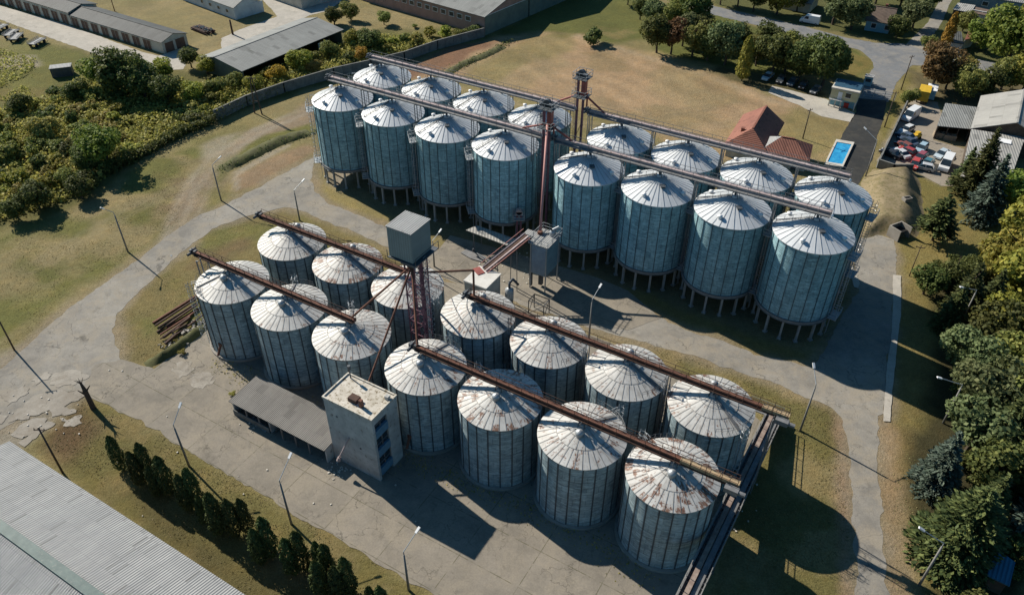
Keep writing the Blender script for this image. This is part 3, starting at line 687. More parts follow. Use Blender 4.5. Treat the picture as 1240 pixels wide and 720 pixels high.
for i in range(10):
    t = math.pi * (.30 + .4 * i / 9) ; c, s = math.cos(t), math.sin(t)
    r = 4.7; z = sl_(r); mb.beam((r * c, r * s, z), (r * c, r * s, z + .9), .04, .04)
mb.path([(4.7 * math.cos(t), 4.7 * math.sin(t), sl_(4.7) + .9) for t in np.linspace(.3 * math.pi, .7 * math.pi, 10)], .025, 4)
mb.path([(4.7 * math.cos(t), 4.7 * math.sin(t), sl_(4.7) + .5) for t in np.linspace(.3 * math.pi, .7 * math.pi, 10)], .02, 4)
mb.beam((0.1, 4.7, sl_(4.7) + .08), (0.1, .6, sl_(.6) + .08), .35, .05); me_frail = mesh_of(mb, 'roof_rail', MT['steel_mid'])
mb = MB(); mb.tube((0, 0, 0), (.9, 0, -1.3), .17, .17, 10); mb.box(-.35, .15, -.25, .25, -.15, .35); me_chute = mesh_of(mb, 'discharge_chute', MT['rust'])

F1P = [(-38.61, 85.47), (-29.48, 80.1), (-20.35, 74.74), (-10.4, 68.89), (-1.27, 63.52), (7.86, 58.16), (17.0, 52.79)]
F2P = [(-32.61, 95.49), (-23.47, 90.13), (-14.34, 84.76), (-4.39, 78.91), (4.74, 73.54), (13.87, 68.18), (23.0, 62.81)]
B1P = [(-31.12, 133.55), (-21.17, 127.71), (-11.22, 121.87), (-1.27, 116.03), (11.95, 108.27), (21.9, 102.43), (31.85, 96.59), (41.8, 90.75)]
B2P = [(-25.21, 143.59), (-15.26, 137.75), (-5.31, 131.91), (4.64, 126.07), (17.86, 118.31), (27.81, 112.47), (37.76, 106.63), (47.71, 100.79)]
ORD = ['first', 'second', 'third', 'fourth', 'fifth', 'sixth', 'seventh', 'eighth']
looksF1 = ['clean pale roof', 'clean pale roof', 'rust patched rim', 'blotchy off-white roof', 'rusty flecked roof', 'rust patches left on pale roof', 'heavily rust patched roof']
looksF2 = ['pale roof', 'large rust patches on its rim', 'scratched roof behind box tower', 'bare white roof', 'lightly rusted roof', 'grey-white roof', 'grey roof with few rust spots']
rustF1 = [.05, .10, .60, .50, .72, .62, .95]; rustF2 = [.15, .85, .68, .52, .55, .50, .45]
ladF1 = [200, 95, 100, 60, 120, 35, 118]; ladF2 = [-35, -35, -40, -40, -38, -38, -60]
for row, (P, look, rust, lad) in enumerate(((F1P, looksF1, rustF1, ladF1), (F2P, looksF2, rustF2, ladF2))):
    for i, (x, y) in enumerate(P):
        rt = thing('grain_silo', f'low silo with {look[i]}, {ORD[i]} from left of {"front" if row == 0 else "second"} low row', 'silo', (x, y, 0), 0, 'low grain silos standing on the ground')
        a = random.uniform(0, .28)
        child('wall', me_fw, rt, a); child('stiffeners', me_fs, rt, a)
        rf = child('roof', me_fr, rt, a); rf.color = (rust[i], 0, 0, 1)
        child('roof_ribs', me_frib, rf); child('foundation', me_ff, rt)
        child('ladder', me_fl, rt, R(lad[i])); child('roof_rail', me_frail, rt, R(lad[i]) - math.pi / 2)
        if row == 0:
            t = R(-110); child('vent_cap', me_cap, rt, 0, (1.35 * math.cos(t), 1.35 * math.sin(t), sl_(1.35) - .12))
        else:
            t = R(75); child('vent_cap', me_cap, rt, 0, (2.1 * math.cos(t), 2.1 * math.sin(t), sl_(2.1) - .2))
        if row == 0 and i in (0, 3): child('discharge_chute', me_chute, rt, R(-115), (FR_ * math.cos(R(-115)), FR_ * math.sin(R(-115)), 2.6))

me_bw = revolve('wall', [(BR_, BZ0), (BR_, BZ - .02)], 88, lambda t, r, z, l: (t * BR_, z), [MT['wallB']])
mb = MB(); stiff(mb, BR_, BZ0 + .1, BZ - .1, 22, .12, .07); me_bs = mesh_of(mb, 'stiffeners', mat('blue_steel_posts', (.10, .16, .19), (.07, .11, .14), 1, .5, .4))
NB = 34
me_br = revolve('roof', [(BR_ + .12, BZ - .10), (BR_ + .14, BZ), (.55, BA - .15), (.55, BA + .05), (.001, BA + .1)], NB * 2, lambda t, r, z, l: (t / (2 * math.pi) * NB, l), [MT['roofB']], False)
slb = lambda r: BZ + (BA - .15 - BZ) * (BR_ + .14 - r) / (BR_ + .14 - .55)
mb = MB()
for i in range(NB): radial(mb, BR_ + .14, BZ + .04, .6, BA - .1, 2 * math.pi * i / NB, .05, .03)
me_brib = mesh_of(mb, 'roof_ribs', mat('seam_grey', (.38, .40, .415), (.30, .315, .33), 1, .6))
mb = MB(); mb.lathe([(BR_ - .1, BZ0), (.35, 1.25), (.35, .95)], 44); me_bh = mesh_of(mb, 'hopper_cone', MT['steel_mid'], True)
mb = MB(); mb.lathe([(BR_ - .15, BZ0 - .38), (BR_ + .22, BZ0 - .38), (BR_ + .22, BZ0 + .02), (BR_ - .15, BZ0 + .02)], 66)
mb.lathe([(BR_ + .30, BZ0 - .42), (BR_ + .30, BZ0 - .36), (BR_ - .15, BZ0 - .36)], 66); me_bring = mesh_of(mb, 'ring_beam', mat('grey_ring', (.20, .205, .20), (.13, .13, .13), 1, .7))
mb = MB(); mb.box(-.15, .15, -.15, .15, -.05, BZ0 - .36); mb.box(-.3, .3, -.3, .3, -.05, .18); me_leg = mesh_of(mb, 'leg', mat('grey_leg', (.30, .31, .30), (.22, .225, .22), 1, .7))
mb = MB(); mb.lathe([(.26, 0), (.26, .38), (.36, .40), (.36, .54), (.001, .62)], 12); me_vent = mesh_of(mb, 'roof_vent', MT['lampw'], True)
mb = MB(); mb.box(-.35, .35, -.3, .3, 0, .22); mb.box(-.42, .42, -.36, .36, .22, .28); me_hatch = mesh_of(mb, 'roof_hatch', MT['steel_dark'])
mb = MB(); ladder(mb, BR_, .3, BZ, True, 3.4)
for zz in (BZ - 1.6, BZ0 - .1):
    mb.box(BR_ + .08, BR_ + 1.3, -1.2, 1.2, zz, zz + .07)
    for a, b in (((BR_ + 1.3, -1.2), (BR_ + 1.3, 1.2)), ((BR_ + .1, -1.2), (BR_ + 1.3, -1.2)), ((BR_ + .1, 1.2), (BR_ + 1.3, 1.2))):
        for hh in (.55, 1.05): mb.beam((*a, zz + hh), (*b, zz + hh), .055, .055)
    for q in ((BR_ + 1.3, -1.2), (BR_ + 1.3, 0), (BR_ + 1.3, 1.2)): mb.beam((*q, zz), (*q, zz + 1.05), .055, .055)
me_bl = mesh_of(mb, 'ladder', MT['steel'])
mb = MB()
mb.beam((.6, .16, slb(.6) + .12), (5.3, .16, slb(5.3) + .12), .05, .08); mb.beam((.6, -.16, slb(.6) + .12), (5.3, -.16, slb(5.3) + .12), .05, .08)
for r in np.arange(.8, 5.3, .4): mb.beam((r, -.16, slb(r) + .12), (r, .16, slb(r) + .12), .04, .04)
for r in np.arange(1.0, 5.4, 1.05): mb.beam((r, .3, slb(r)), (r, .3, slb(r) + .9), .045, .045)
mb.beam((1.0, .3, slb(1) + .9), (5.2, .3, slb(5.2) + .9), .045, .045); me_brl = mesh_of(mb, 'roof_ladder', MT['steel_mid'])
for row, P in enumerate((B1P, B2P)):
    for i, (x, y) in enumerate(P):
        rt = thing('tall_grain_silo', f'tall blue-grey silo on legs, {ORD[i]} from left in the {"near" if row == 0 else "far"} tall row', 'silo', (x, y, 0), 0, 'tall grain silos raised on legs')
        a = random.uniform(0, .28)
        child('wall', me_bw, rt, a); child('stiffeners', me_bs, rt, a); rf = child('roof', me_br, rt, a); child('roof_ribs', me_brib, rf)
        child('hopper_cone', me_bh, rt); child('ring_beam', me_bring, rt)
        for k in range(14):
            t = 2 * math.pi * (k + .35) / 14; child('leg', me_leg, rt, t, (5.15 * math.cos(t), 5.15 * math.sin(t), 0))
        for t, r in ((R(-128), 4.3), (R(-42), 4.3), (R(128), 4.2), (R(42), 4.2)): child('roof_vent', me_vent, rt, 0, (r * math.cos(t), r * math.sin(t), slb(r) - .08))
        t = R(-85); child('roof_hatch', me_hatch, rt, t, (2.2 * math.cos(t), 2.2 * math.sin(t), slb(2.2) - .02))
        la = 192 if i < 4 else -38
        child('ladder', me_bl, rt, R(la)); child('roof_ladder', me_brl, rt, R(150 if i >= 4 else 205))

# ------------------------------------------------------------------ conveyors
def P3(p, z): return Vector((p[0], p[1], z))
def conveyor(label, a, b, z, mt, walk=-1, w_=.5, h_=.5, ww=.75, group=None, feet=(), foot_z=12.0, posts=(), post_z=10, railm='steel_mid', legw=.14, rail=True, two=True):
    a = P3(a, z); b = P3(b, z); d = (b - a).normalized(); s = Vector((-d.y, d.x, 0)); L = (b - a).length
    rt = thing('conveyor', label, 'conveyor', tuple(P3(a, 0)), 0, group)
    mb = MB(); mb.beam(a, b, w_, h_)
    mb.beam(a + Vector((0, 0, h_ / 2 + .03)), b + Vector((0, 0, h_ / 2 + .03)), w_ + .14, .05)
    mb.beam(a - Vector((0, 0, h_ / 2 + .03)), b - Vector((0, 0, h_ / 2 + .03)), w_ + .10, .05)
    k = max(2, int(L / 2.8))
    for i in range(k + 1):
        c = a + d * (L * i / k); mb.beam(c - s * (w_ / 2 + .06), c + s * (w_ / 2 + .06), .08, h_ + .16)
    mb.build('trough', MT[mt], rt, world=True)
    o = s * walk
    mb = MB(); mb.beam(a + o * (w_ / 2 + ww / 2 + .05) - Vector((0, 0, h_ / 2 + .04)), b + o * (w_ / 2 + ww / 2 + .05) - Vector((0, 0, h_ / 2 + .04)), ww, .06)
    for e in (w_ / 2 + .08, w_ / 2 + ww + .05): mb.beam(a + o * e - Vector((0, 0, h_ / 2 + .12)), b + o * e - Vector((0, 0, h_ / 2 + .12)), .07, .14)
    mb.build('walkway', MT[railm], rt, world=True)
    if rail:
        mb = MB(); k = int(L / 1.6)
        sides = [w_ / 2 + ww + .05] + ([-(w_ / 2 + .1)] if two else [])
        for e in sides:
            for i in range(k + 1):
                c = a + d * (L * i / k) + o * e - Vector((0, 0, h_ / 2)); mb.beam(c, c + Vector((0, 0, 1.15)), .05, .05)
            for hh in (.62, 1.15): mb.beam(a + o * e + Vector((0, 0, hh - h_ / 2)), b + o * e + Vector((0, 0, hh - h_ / 2)), .045, .045)
        mb.build('railing', MT[railm], rt, world=True)
    mb = MB()
    e = a - d * .45; mb.beam(a - d * .9, a + d * .1, w_ + .3, h_ + .35); mb.tube(e + o * .2, e + o * 1.05, .2, .2, 10); mb.tube(e - s * .5 + Vector((0, 0, .35)), e + s * .5 + Vector((0, 0, .35)), .13, .13, 8)
    mb.build('drive_head', MT['steel_dark'], rt, world=True)
    for f in feet:
        mb = MB(); c = P3(f, 0)
        for q in ((.5, .5), (-.5, .5), (-.5, -.5), (.5, -.5)):
            mb.beam(c + d * q[0] * .9 + s * q[1] * .9 + Vector((0, 0, foot_z - .35)), c + d * q[0] * .6 + s * q[1] * .6 + Vector((0, 0, z - h_ / 2)), .08, .08)
        mb.tube(c + Vector((0, 0, foot_z)), c + Vector((0, 0, z - h_ / 2)), .17, .24, 8)
        mb.beam(c - s * .9 + Vector((0, 0, z - h_ / 2 - .1)), c + s * .9 + Vector((0, 0, z - h_ / 2 - .1)), .1, .1)
        mb.build('support', MT['steel_dark'], rt, world=True)
    for f in posts:
        mb = MB(); c = P3(f, 0)
        for q in (-.55, .55, 1.2):
            mb.beam(c + s * q * walk + Vector((0, 0, post_z)), c + s * q * walk + Vector((0, 0, z - h_ / 2)), legw, legw)
        mb.beam(c - s * .55 + Vector((0, 0, post_z + .3)), c + s * .55 + Vector((0, 0, z - .5)), .05, .05)
        mb.beam(c - s * .9 + Vector((0, 0, z - h_ / 2 - .2)), c + s * 1.3 * walk + Vector((0, 0, z - h_ / 2 - .2)), .12, .12)
        mb.build('post_frame', MT['steel_mid'], rt, world=True)
    return rt
mid = lambda P, i, j: ((P[i][0] + P[j][0]) / 2, (P[i][1] + P[j][1]) / 2)
def off(p, u, v=0): return (p[0] + UV_.x * u + VV_.x * v, p[1] + UV_.y * u + VV_.y * v)
GC = 'conveyors on top of the silos'
ZB = 19.35
for nm, P in (('near', B1P), ('far', B2P)):
    conveyor(f'pinkish grey roof conveyor over the left half of the {nm} tall silo row', off(P[0], -2.2), off(P[3], 7.0), ZB, 'trough', -1, .46, .36, .62, GC, P[:4], BA, [mid(P, i, i + 1) for i in range(3)] + [off(P[3], 5.6)], BZ - 1)
    conveyor(f'pinkish grey roof conveyor over the right half of the {nm} tall silo row', off(P[4], -6.0), off(P[7], 1.6), ZB, 'trough', -1, .46, .36, .62, GC, P[4:], BA, [mid(P, i, i + 1) for i in range(4, 7)] + [off(P[4], -5.6)], BZ - 1)
ZF = 12.95
conveyor('rusty brown roof conveyor over the three left silos of the front row', off(F1P[0], -6.3), off(F1P[2], .9), ZF, 'rust', -1, .36, .30, .20, GC, F1P[:3], FA, [off(F1P[0], -4.9)] , FZ - 4, 'rust_dark')
cv1 = conveyor('rusty brown roof conveyor over the four right silos of the front row', off(F1P[3], -1.2), off(F1P[6], 6.6), ZF, 'rust', -1, .36, .30, .20, GC, F1P[3:], FA, [], 8, 'rust_dark')
conveyor('dark rusty roof conveyor from box tower over three left silos of the second row', off(F2P[0], -5.6), off(F2P[2], -.3), ZF, 'rust', -1, .36, .30, .20, GC, F2P[:2], FA, [], 8, 'rust_dark')
cv2 = conveyor('dark rusty roof conveyor over the four right silos of the second row', off(F2P[3], -1.3), off(F2P[6], 8.3), ZF, 'rust', -1, .36, .30, .20, GC, F2P[3:], FA, [mid(F2P, i, i + 1) for i in range(3, 6)] + [off(F2P[6], 7.0)], 0, 'rust_dark', .10)

for cv, P, u0, u1 in ((cv1, F1P[6], .6, 6.7), (cv2, F2P[6], 5.5, 8.4)):
    a = P3(off(P, u0, -.05), ZF + .05); b = P3(off(P, u1, -.05), ZF + .05); mb = MB(); mb.beam(a, b, .62, .46)
    for i in range(7): c = a.lerp(b, i / 6); mb.beam(c - VV_ * .36, c + VV_ * .36, .08, .54)
    mb.build('end_trough', MT['ochre'], cv, world=True)
    mb = MB(); c = P3(off(P, u1 - .3, -.9), ZF - .2); mb.beam(c - UV_ * .9, c + UV_ * .5, .7, .6); mb.tube(c + UV_ * .5, c + UV_ * 1.2, .25, .25, 10); mb.tube(P3(off(P, u1 - .5), ZF - .2), P3(off(P, u1 - .4), ZF - 1.5), .22, .18, 8); mb.build('end_drive', MT['steel_mid'], cv, world=True)
# bare cable frames sticking out past the left ends of the low conveyors
# ------------------------------------------------------------------ elevator gallery at the right end of the low silos
def gallery():
    rt = thing('conveyor_gallery', 'long narrow sloping conveyor gallery with rails crossing beside the right end of the low silos', 'walkway', (34.0, 69.6, 0))
    a = Vector((34.0, 69.6, 1.2)); e_ = Vector((17.3, 41.3, 6.0)); d = (e_ - a).normalized(); b = a + d * 44; s = Vector((-d.y, d.x, 0)).normalized(); s = -s if s.dot(UV_) < 0 else s
    mb = MB()
    for o in (-.95, .95): mb.beam(a + s * o, b + s * o, .10, .75)
    mb.beam(a - Vector((0, 0, .3)), b - Vector((0, 0, .3)), 1.85, .06)
    for i in range(60):
        c = a + d * (44 * i / 60); mb.beam(c - s * .9, c + s * .9, .08, .1)
    mb.build('frame', MT['steel_mid'], rt, world=True)
    mb = MB(); mb.beam(a + s * .35 + Vector((0, 0, .12)), b + s * .35 + Vector((0, 0, .12)), .6, .07); mb.build('grating', MT['steel_mid'], rt, world=True)
    mb = MB(); mb.beam(a - s * .3 + Vector((0, 0, .18)), b - s * .3 + Vector((0, 0, .18)), .5, .45); mb.build('trough', mat('gallery_trough', (.30, .24, .20), (.17, .12, .10), 1.2, .8), rt, world=True)
    mb = MB()
    for o in (-1.0, 1.0):
        for i in range(25):
            c = a + d * (44 * i / 24) + s * o; mb.beam(c, c + Vector((0, 0, 1.15)), .06, .06)
        for hh in (.6, 1.15): mb.beam(a + s * o + Vector((0, 0, hh)), b + s * o + Vector((0, 0, hh)), .06, .06)
    mb.build('railing', MT['pole'], rt, world=True)
    for i in range(8):
        c = a + d * (3 + 5.6 * i); z = c.z; mb = MB()
        for o in (-.7, .7):
            mb.beam(c + s * o - Vector((0, 0, z)), c + s * o, .16, .16)
        mb.beam(c - s * .7 - Vector((0, 0, z - .3)), c + s * .7 - Vector((0, 0, .4)), .07, .07)
        mb.build('trestle', MT['steel_dark'], rt, world=True)
    mb = MB(); c = a - d * .2 + Vector((0, 0, .2)); mb.beam(c - s * 3.0, c + s * .9, 1.5, .12); mb.box(0, 0.01, 0, .01, 0, .01) if False else None
    for i in range(5):
        q = c - s * 3.4 + s * i * 1.05 - d * .7; mb.beam(q, q + Vector((0, 0, 1.1)), .06, .06)
    mb.beam(c - s * 3.4 - d * .7 + Vector((0, 0, 1.1)), c + s * .9 - d * .7 + Vector((0, 0, 1.1)), .06, .06)
    mb.build('end_platform', MT['steel_mid'], rt, world=True)
    # thin fence-like frames and pit beside the gallery
gallery()
def slab_thing(name, label, cat, pix, z, m, zt=.3, kind=None):
    P = [at(*q) for q in pix]; mb = MB(); mb.prism([(p.x, p.y) for p in P], z, z + zt)
    o = mb.build(name, m); return tag(o, label, cat, kind=kind)

# ------------------------------------------------------------------ elevator towers of the tall silos
def elevator(label, c, top, low=0.0):
    rt = thing('bucket_elevator', label, 'elevator tower', (c[0], c[1], 0), UA, 'bucket elevators between the tall silos')
    for y in (-.62, .42):
        mb = MB(); mb.box(y - .17, y + .17, -.15, .15, low, top)
        for z in np.arange(low + 2, top, 2.4): mb.box(y - .22, y + .22, -.20, .20, z, z + .08)
        mb.build('elevator_leg', MT['purple'], rt)
    mb = MB(); mb.box(.75, .97, .5, .72, ZB - .5, top - 3.0); mb.build('return_pipe', MT['red'], rt)
    mb = MB(); mb.box(-1.0, .8, -.3, .3, top, top + .55)
    mb.tube((-.1, -.3, top + .5), (-.1, .3, top + .5), .62, .62, 14); mb.build('elevator_head', MT['steel_dark'], rt)
    mb = MB(); mb.tube((.5, -.6, top + .6), (1.3, -.6, top + .6), .24, .24, 10); mb.build('motor', MT['steel_dark'], rt)
    mb = MB(); mb.box(.15, .85, -.5, .4, top - 3.2, top - .7); mb.build('distributor', MT['red'], rt)
    for zz in (top - .25, top - 3.4):
        mb = MB(); mb.box(-1.1, 1.3, -1.3, 1.2, zz, zz + .07); mb.build('platform', MT['steel_dark'], rt)
        mb = MB()
        cs = [(-1.1, -1.3), (1.3, -1.3), (1.3, 1.2), (-1.1, 1.2)]
        for i in range(4):
            p, q = cs[i], cs[(i + 1) % 4]
            for hh in (.6, 1.15): mb.beam((*p, zz + hh), (*q, zz + hh), .06, .06)
            for t in (0, .5): mb.beam((p[0] + (q[0] - p[0]) * t, p[1] + (q[1] - p[1]) * t, zz), (p[0] + (q[0] - p[0]) * t, p[1] + (q[1] - p[1]) * t, zz + 1.15), .06, .06)
        mb.build('railing', MT['steel'], rt)
    for sx in (-1, 1):
        mb = MB(); mb.tube((.3, 0, top - 2.8), (sx * 4.4, 0, ZB + .25), .17, .17, 8); mb.build('spout', MT['red'], rt)
    mb = MB()
    x = -1.05
    for y in (-.2, .2): mb.beam((x, y, low), (x, y, top), .05, .05)
    for z in np.arange(3, top, .9): mb.path([(x - .35 + .38 * math.cos(t), .38 * math.sin(t), z) for t in np.linspace(.6, 5.7, 8)], .03, 4)
    mb.build('caged_ladder', MT['steel_mid'], rt)
    for z in (8, 14):
        mb = MB(); mb.beam((-.62, 0, z), (.42, 0, z), .09, .09); mb.beam((-.62, 0, z), (.42, 0, z + 3), .07, .07); mb.build('brace', MT['purple'], rt)
    return rt
b1g = off(B1P[3], 7.65); b2g = off(B2P[3], 7.65)
elevator('dark red twin leg bucket elevator in the gap of the near row of tall silos', b1g, 24.3)
elevator('tall twin leg bucket elevator standing in the gap of the far row of tall silos', b2g, 25.0)

# dryer cabinet on legs, with the pink pipe
def cabinet():
    L0 = Vector((2.9, 98.1, 0)); rt = thing('grain_cleaner', 'blue louvred metal cabinet on legs with railed top below the near elevator', 'machine', tuple(L0), UA)
    zt, zb = 8.6, 3.0
    mb = MB(); mb.box(0, 2.6, 0, 3.9, zb, zt)
    mb.build('cabinet', MT['blue_panel'], rt)
    mb = MB()
    for k in range(16):
        z = zb + .15 + k * .34; mb.hexa([(.1, -.10, z), (2.5, -.10, z), (2.5, -.005, z + .05), (.1, -.005, z + .05)], [(.1, -.12, z + .06), (2.5, -.12, z + .06), (2.5, -.005, z + .24), (.1, -.005, z + .24)])
    mb.build('louvres', MT['steel'], rt)
    mb = MB()
    for x, y in ((-.05, -.05), (2.65, -.05), (2.65, 3.95), (-.05, 3.95)): mb.beam((x, y, 0), (x, y, zt), .16, .16)
    mb.build('leg_frame', MT['steel'], rt)
    mb = MB(); mb.box(-.35, 3.0, -.35, 4.3, zt + .01, zt + .12); mb.box(-2.2, -.35, 1.4, 2.8, zt + .01, zt + .12); mb.build('top_plate', MT['corr_light'], rt)
    mb = MB(); cs = [(-.35, -.35), (3.0, -.35), (3.0, 4.3), (-.35, 4.3)]
    for i in range(4):
        p, q = cs[i], cs[(i + 1) % 4]
        for hh in (.6, 1.15): mb.beam((*p, zt + hh), (*q, zt + hh), .06, .06)
        for t in (0, .33, .66): mb.beam((p[0] + (q[0] - p[0]) * t, p[1] + (q[1] - p[1]) * t, zt), (p[0] + (q[0] - p[0]) * t, p[1] + (q[1] - p[1]) * t, zt + 1.15), .06, .06)
    mb.build('railing', MT['steel'], rt)
    mb = MB(); mb.lathe([(.5, zt + .12), (.5, zt + .8), (.3, zt + 1.1)], 14, (1.9, 3.2)); mb.tube((1.9, 3.2, zt + 1.1), (2.6, 3.9, zt + 1.5), .22, .22, 10); mb.build('fan', MT['steel'], rt)
    mb = MB(); mb.box(-.3, .1, .1, .5, .3, 2.9); mb.box(.9, 1.5, .9, 1.5, .4, 2.9); mb.build('hopper', MT['steel_dark'], rt)
cabinet()
pp = thing('feed_pipe', 'long straight pink pipe running from the near elevator head down to the blue cabinet', 'pipe', tuple(at(654, 283, 8.7)))
mb = MB(); mb.tube(at(654, 283, 8.7), (b1g[0], b1g[1] - .5, 21.6), .21, .21, 12); mb.build('pipe', MT['pinkpipe'], pp, True, True)
mb = MB(); q = at(654, 283, 8.7); mb.tube(q, q + Vector((0, 0, .5)), .42, .42, 12); mb.build('flange', MT['rust'], pp, world=True)
# guy rod of second dark leg beside it
rt = thing('inclined_conveyor', 'sloping red and grey conveyor rising from the white roofed hut to the blue cabinet', 'conveyor', tuple(at(590, 330, 0)))
a, b = at(586, 326, 5.6), at(638, 284, 9.4); d = (b - a).normalized(); s = d.cross(Vector((0, 0, 1))).normalized()
mb = MB(); mb.beam(a - s * .55, b - s * .55, .24, .24); mb.build('trough', MT['trough'], rt, world=True)
mb = MB(); mb.beam(a + s * .5, b + s * .5, .24, .24); mb.build('trough', MT['trough'], rt, world=True)
mb = MB(); mb.beam(a - Vector((0, 0, .45)) - s * .75, b - Vector((0, 0, .45)) - s * .75, .1, .16); mb.beam(a - Vector((0, 0, .45)) + s * .75, b - Vector((0, 0, .45)) + s * .75, .1, .16); mb.beam(a - Vector((0, 0, .15)), b - Vector((0, 0, .15)), .42, .3)
for i in range(14): c = a.lerp(b, i / 13) - Vector((0, 0, .42)); mb.beam(c - s * .8, c + s * .8, .09, .09); mb.beam(c - s * .75, a.lerp(b, min(1, (i + 1) / 13)) - Vector((0, 0, .42)) + s * .75, .05, .05)
mb.build('bed', MT['rust_dark'], rt, world=True)
mb = MB(); mb.beam(a + s * 1.0, b + s * 1.0, .10, .10); mb.beam(a - s * 1.0 + Vector((0, 0, .5)), b - s * 1.0 + Vector((0, 0, .5)), .07, .07); mb.build('frame', MT['red'], rt, world=True)
mb = MB(); mb.beam(a - d * 1.0 - s * .9, a - d * 1.0 + s * .9, 1.2, 1.1); mb.build('drive_box', MT['red'], rt, world=True)
mb = MB()
for t in (.25, .7):
    c = a + (b - a) * t
    for e in (-.8, .8): mb.beam(c + s * e, Vector((c.x, c.y, 0)) + s * e * 1.3, .12, .12)
mb.build('trestle', MT['steel_mid'], rt, world=True)
rt = thing('small_elevator', 'short purple red elevator with small railed platform under the tall silos', 'elevator tower', tuple(at(628, 297, 0)))
mb = MB()
for e in (-.3, .3): mb.box(e - .17, e + .17, -.17, .17, 0, 6.2)
mb.build('elevator_leg', MT['purple'], rt)
mb = MB(); mb.box(-.6, .6, -.35, .35, 6.2, 6.8); mb.tube((0, -.35, 6.8), (0, .35, 6.8), .5, .5, 12); mb.build('elevator_head', MT['trough'], rt)
mb = MB(); mb.box(-1.0, .9, -.9, .9, 5.5, 5.6)
for y in (-.9, .9):
    for hh in (.6, 1.1): mb.beam((-1.0, y, 5.5 + hh), (.9, y, 5.5 + hh), .06, .06)
    for x in (-1, 0, .9): mb.beam((x, y, 5.5), (x, y, 6.6), .06, .06)
mb.build('platform', MT['steel'], rt)

# ------------------------------------------------------------------ box tower between the low silos
def box_tower():
    c0 = Vector((-12.35, 77.6, 0)); rt = thing('box_tower', 'blue-grey sheet metal box on top of purple lattice legs between the low silos', 'tower', tuple(c0), UA)
    mb = MB(); zb, zt = 21.1, 25.2
    mb.box(-1.75, 1.75, -1.9, 1.9, zb, zt)
    mb.build('box', mat_corr('box_sheets', (.205, .28, .30), (.17, .235, .255), .35, .55, .2, pw=3, ph=5, streak=.2, bumps=.3), rt)
    mb = MB(); mb.box(-1.85, 1.85, -2.0, 2.0, zt, zt + .14); mb.build('roof', MT['corr_light'], rt)
    mb = MB(); mb.box(-1.9, 2.3, -2.1, 2.6, zb - .25, zb - .12); mb.box(-1.0, 1.0, -.9, .9, zb - 1.6, zb - .26); mb.tube((-.3, 0, zb - 1.6), (-.3, 0, zb - 2.6), .5, .3, 10)
    for x, y in ((-1.9, -2.1), (2.3, -2.1), (2.3, 2.6)): mb.beam((x, y, zb - .2), (x, y, zb + .9), .06, .06)
    mb.beam((2.3, -2.1, zb + .9), (2.3, 2.6, zb + .9), .06, .06)
    mb.build('underframe', MT['steel_dark'], rt)
    for x, y in ((-.2, .3), (1.15, .3)):
        mb = MB(); mb.box(x - .19, x + .19, y - .19, y + .19, 0, zb - .3)
        for z in np.arange(1.2, zb - .5, 1.6): mb.box(x - .26, x + .26, y - .26, y + .26, z, z + .09)
        mb.build('elevator_leg', MT['purple'], rt)
    mb = MB(); k = 0
    cs = [(-.75, -.55), (1.6, -.55), (1.6, 1.0), (-.75, 1.0)]
    for x, y in cs: mb.beam((x, y, 0), (x, y, zb - .25), .13, .13)
    for z in np.arange(0, zb - 2.2, 2.1):
        for i in range(4):
            p, q = cs[i], cs[(i + 1) % 4]; mb.beam((*p, z), (*q, z), .08, .08)
            mb.beam((*p, z), (*q, z + 2.1), .06, .06); mb.beam((*q, z), (*p, z + 2.1), .06, .06)
    mb.build('lattice', MT['purple'], rt)
    mb = MB()
    for y in (-.2, .2): mb.beam((2.0, y, 0), (2.0, y, zb), .05, .05)
    for z in np.arange(.5, zb, .5): mb.beam((2.0, -.2, z), (2.0, .2, z), .04, .04)
    for z in np.arange(2.5, zb, .9): mb.path([(2.36 + .38 * math.cos(t), .38 * math.sin(t), z) for t in np.linspace(-2.5, 2.5, 8)], .03, 4)
    mb.build('caged_ladder', MT['steel'], rt)
    top = c0 + Vector((0, 0, zb - 2.0))
    tg = [(P3(F1P[2], 13.3) + UV_ * .5, 'rust'), (at(447, 461, 9.6), 'rust'), (P3(F1P[3], 13.2) - UV_ * 1.0, 'rust'), (P3(F2P[2], 12.6), 'rust')]
    for q, m in tg:
        mb = MB(); s_ = top + (q - top).normalized() * .3; mb.tube(s_, q, .14, .14, 8); mb.build('spout', MT['rust'], rt, world=True)
    mb = MB(); a = c0 + UV_ * .9 + Vector((0, 0, 18.3)); b = P3(F2P[3], 17.2) - UV_ * .6; mb.path([a, b, Vector((b.x, b.y, ZF + .2))], .14, 8); mb.build('spout', MT['rust'], rt, world=True)
    mb = MB(); mb.tube(top, at(560, 343, 1.0), .05, .05, 5); mb.tube(top, at(640, 405, 1.0), .05, .05, 5); mb.build('guy_wire', MT['steel_dark'], rt, world=True)
box_tower()

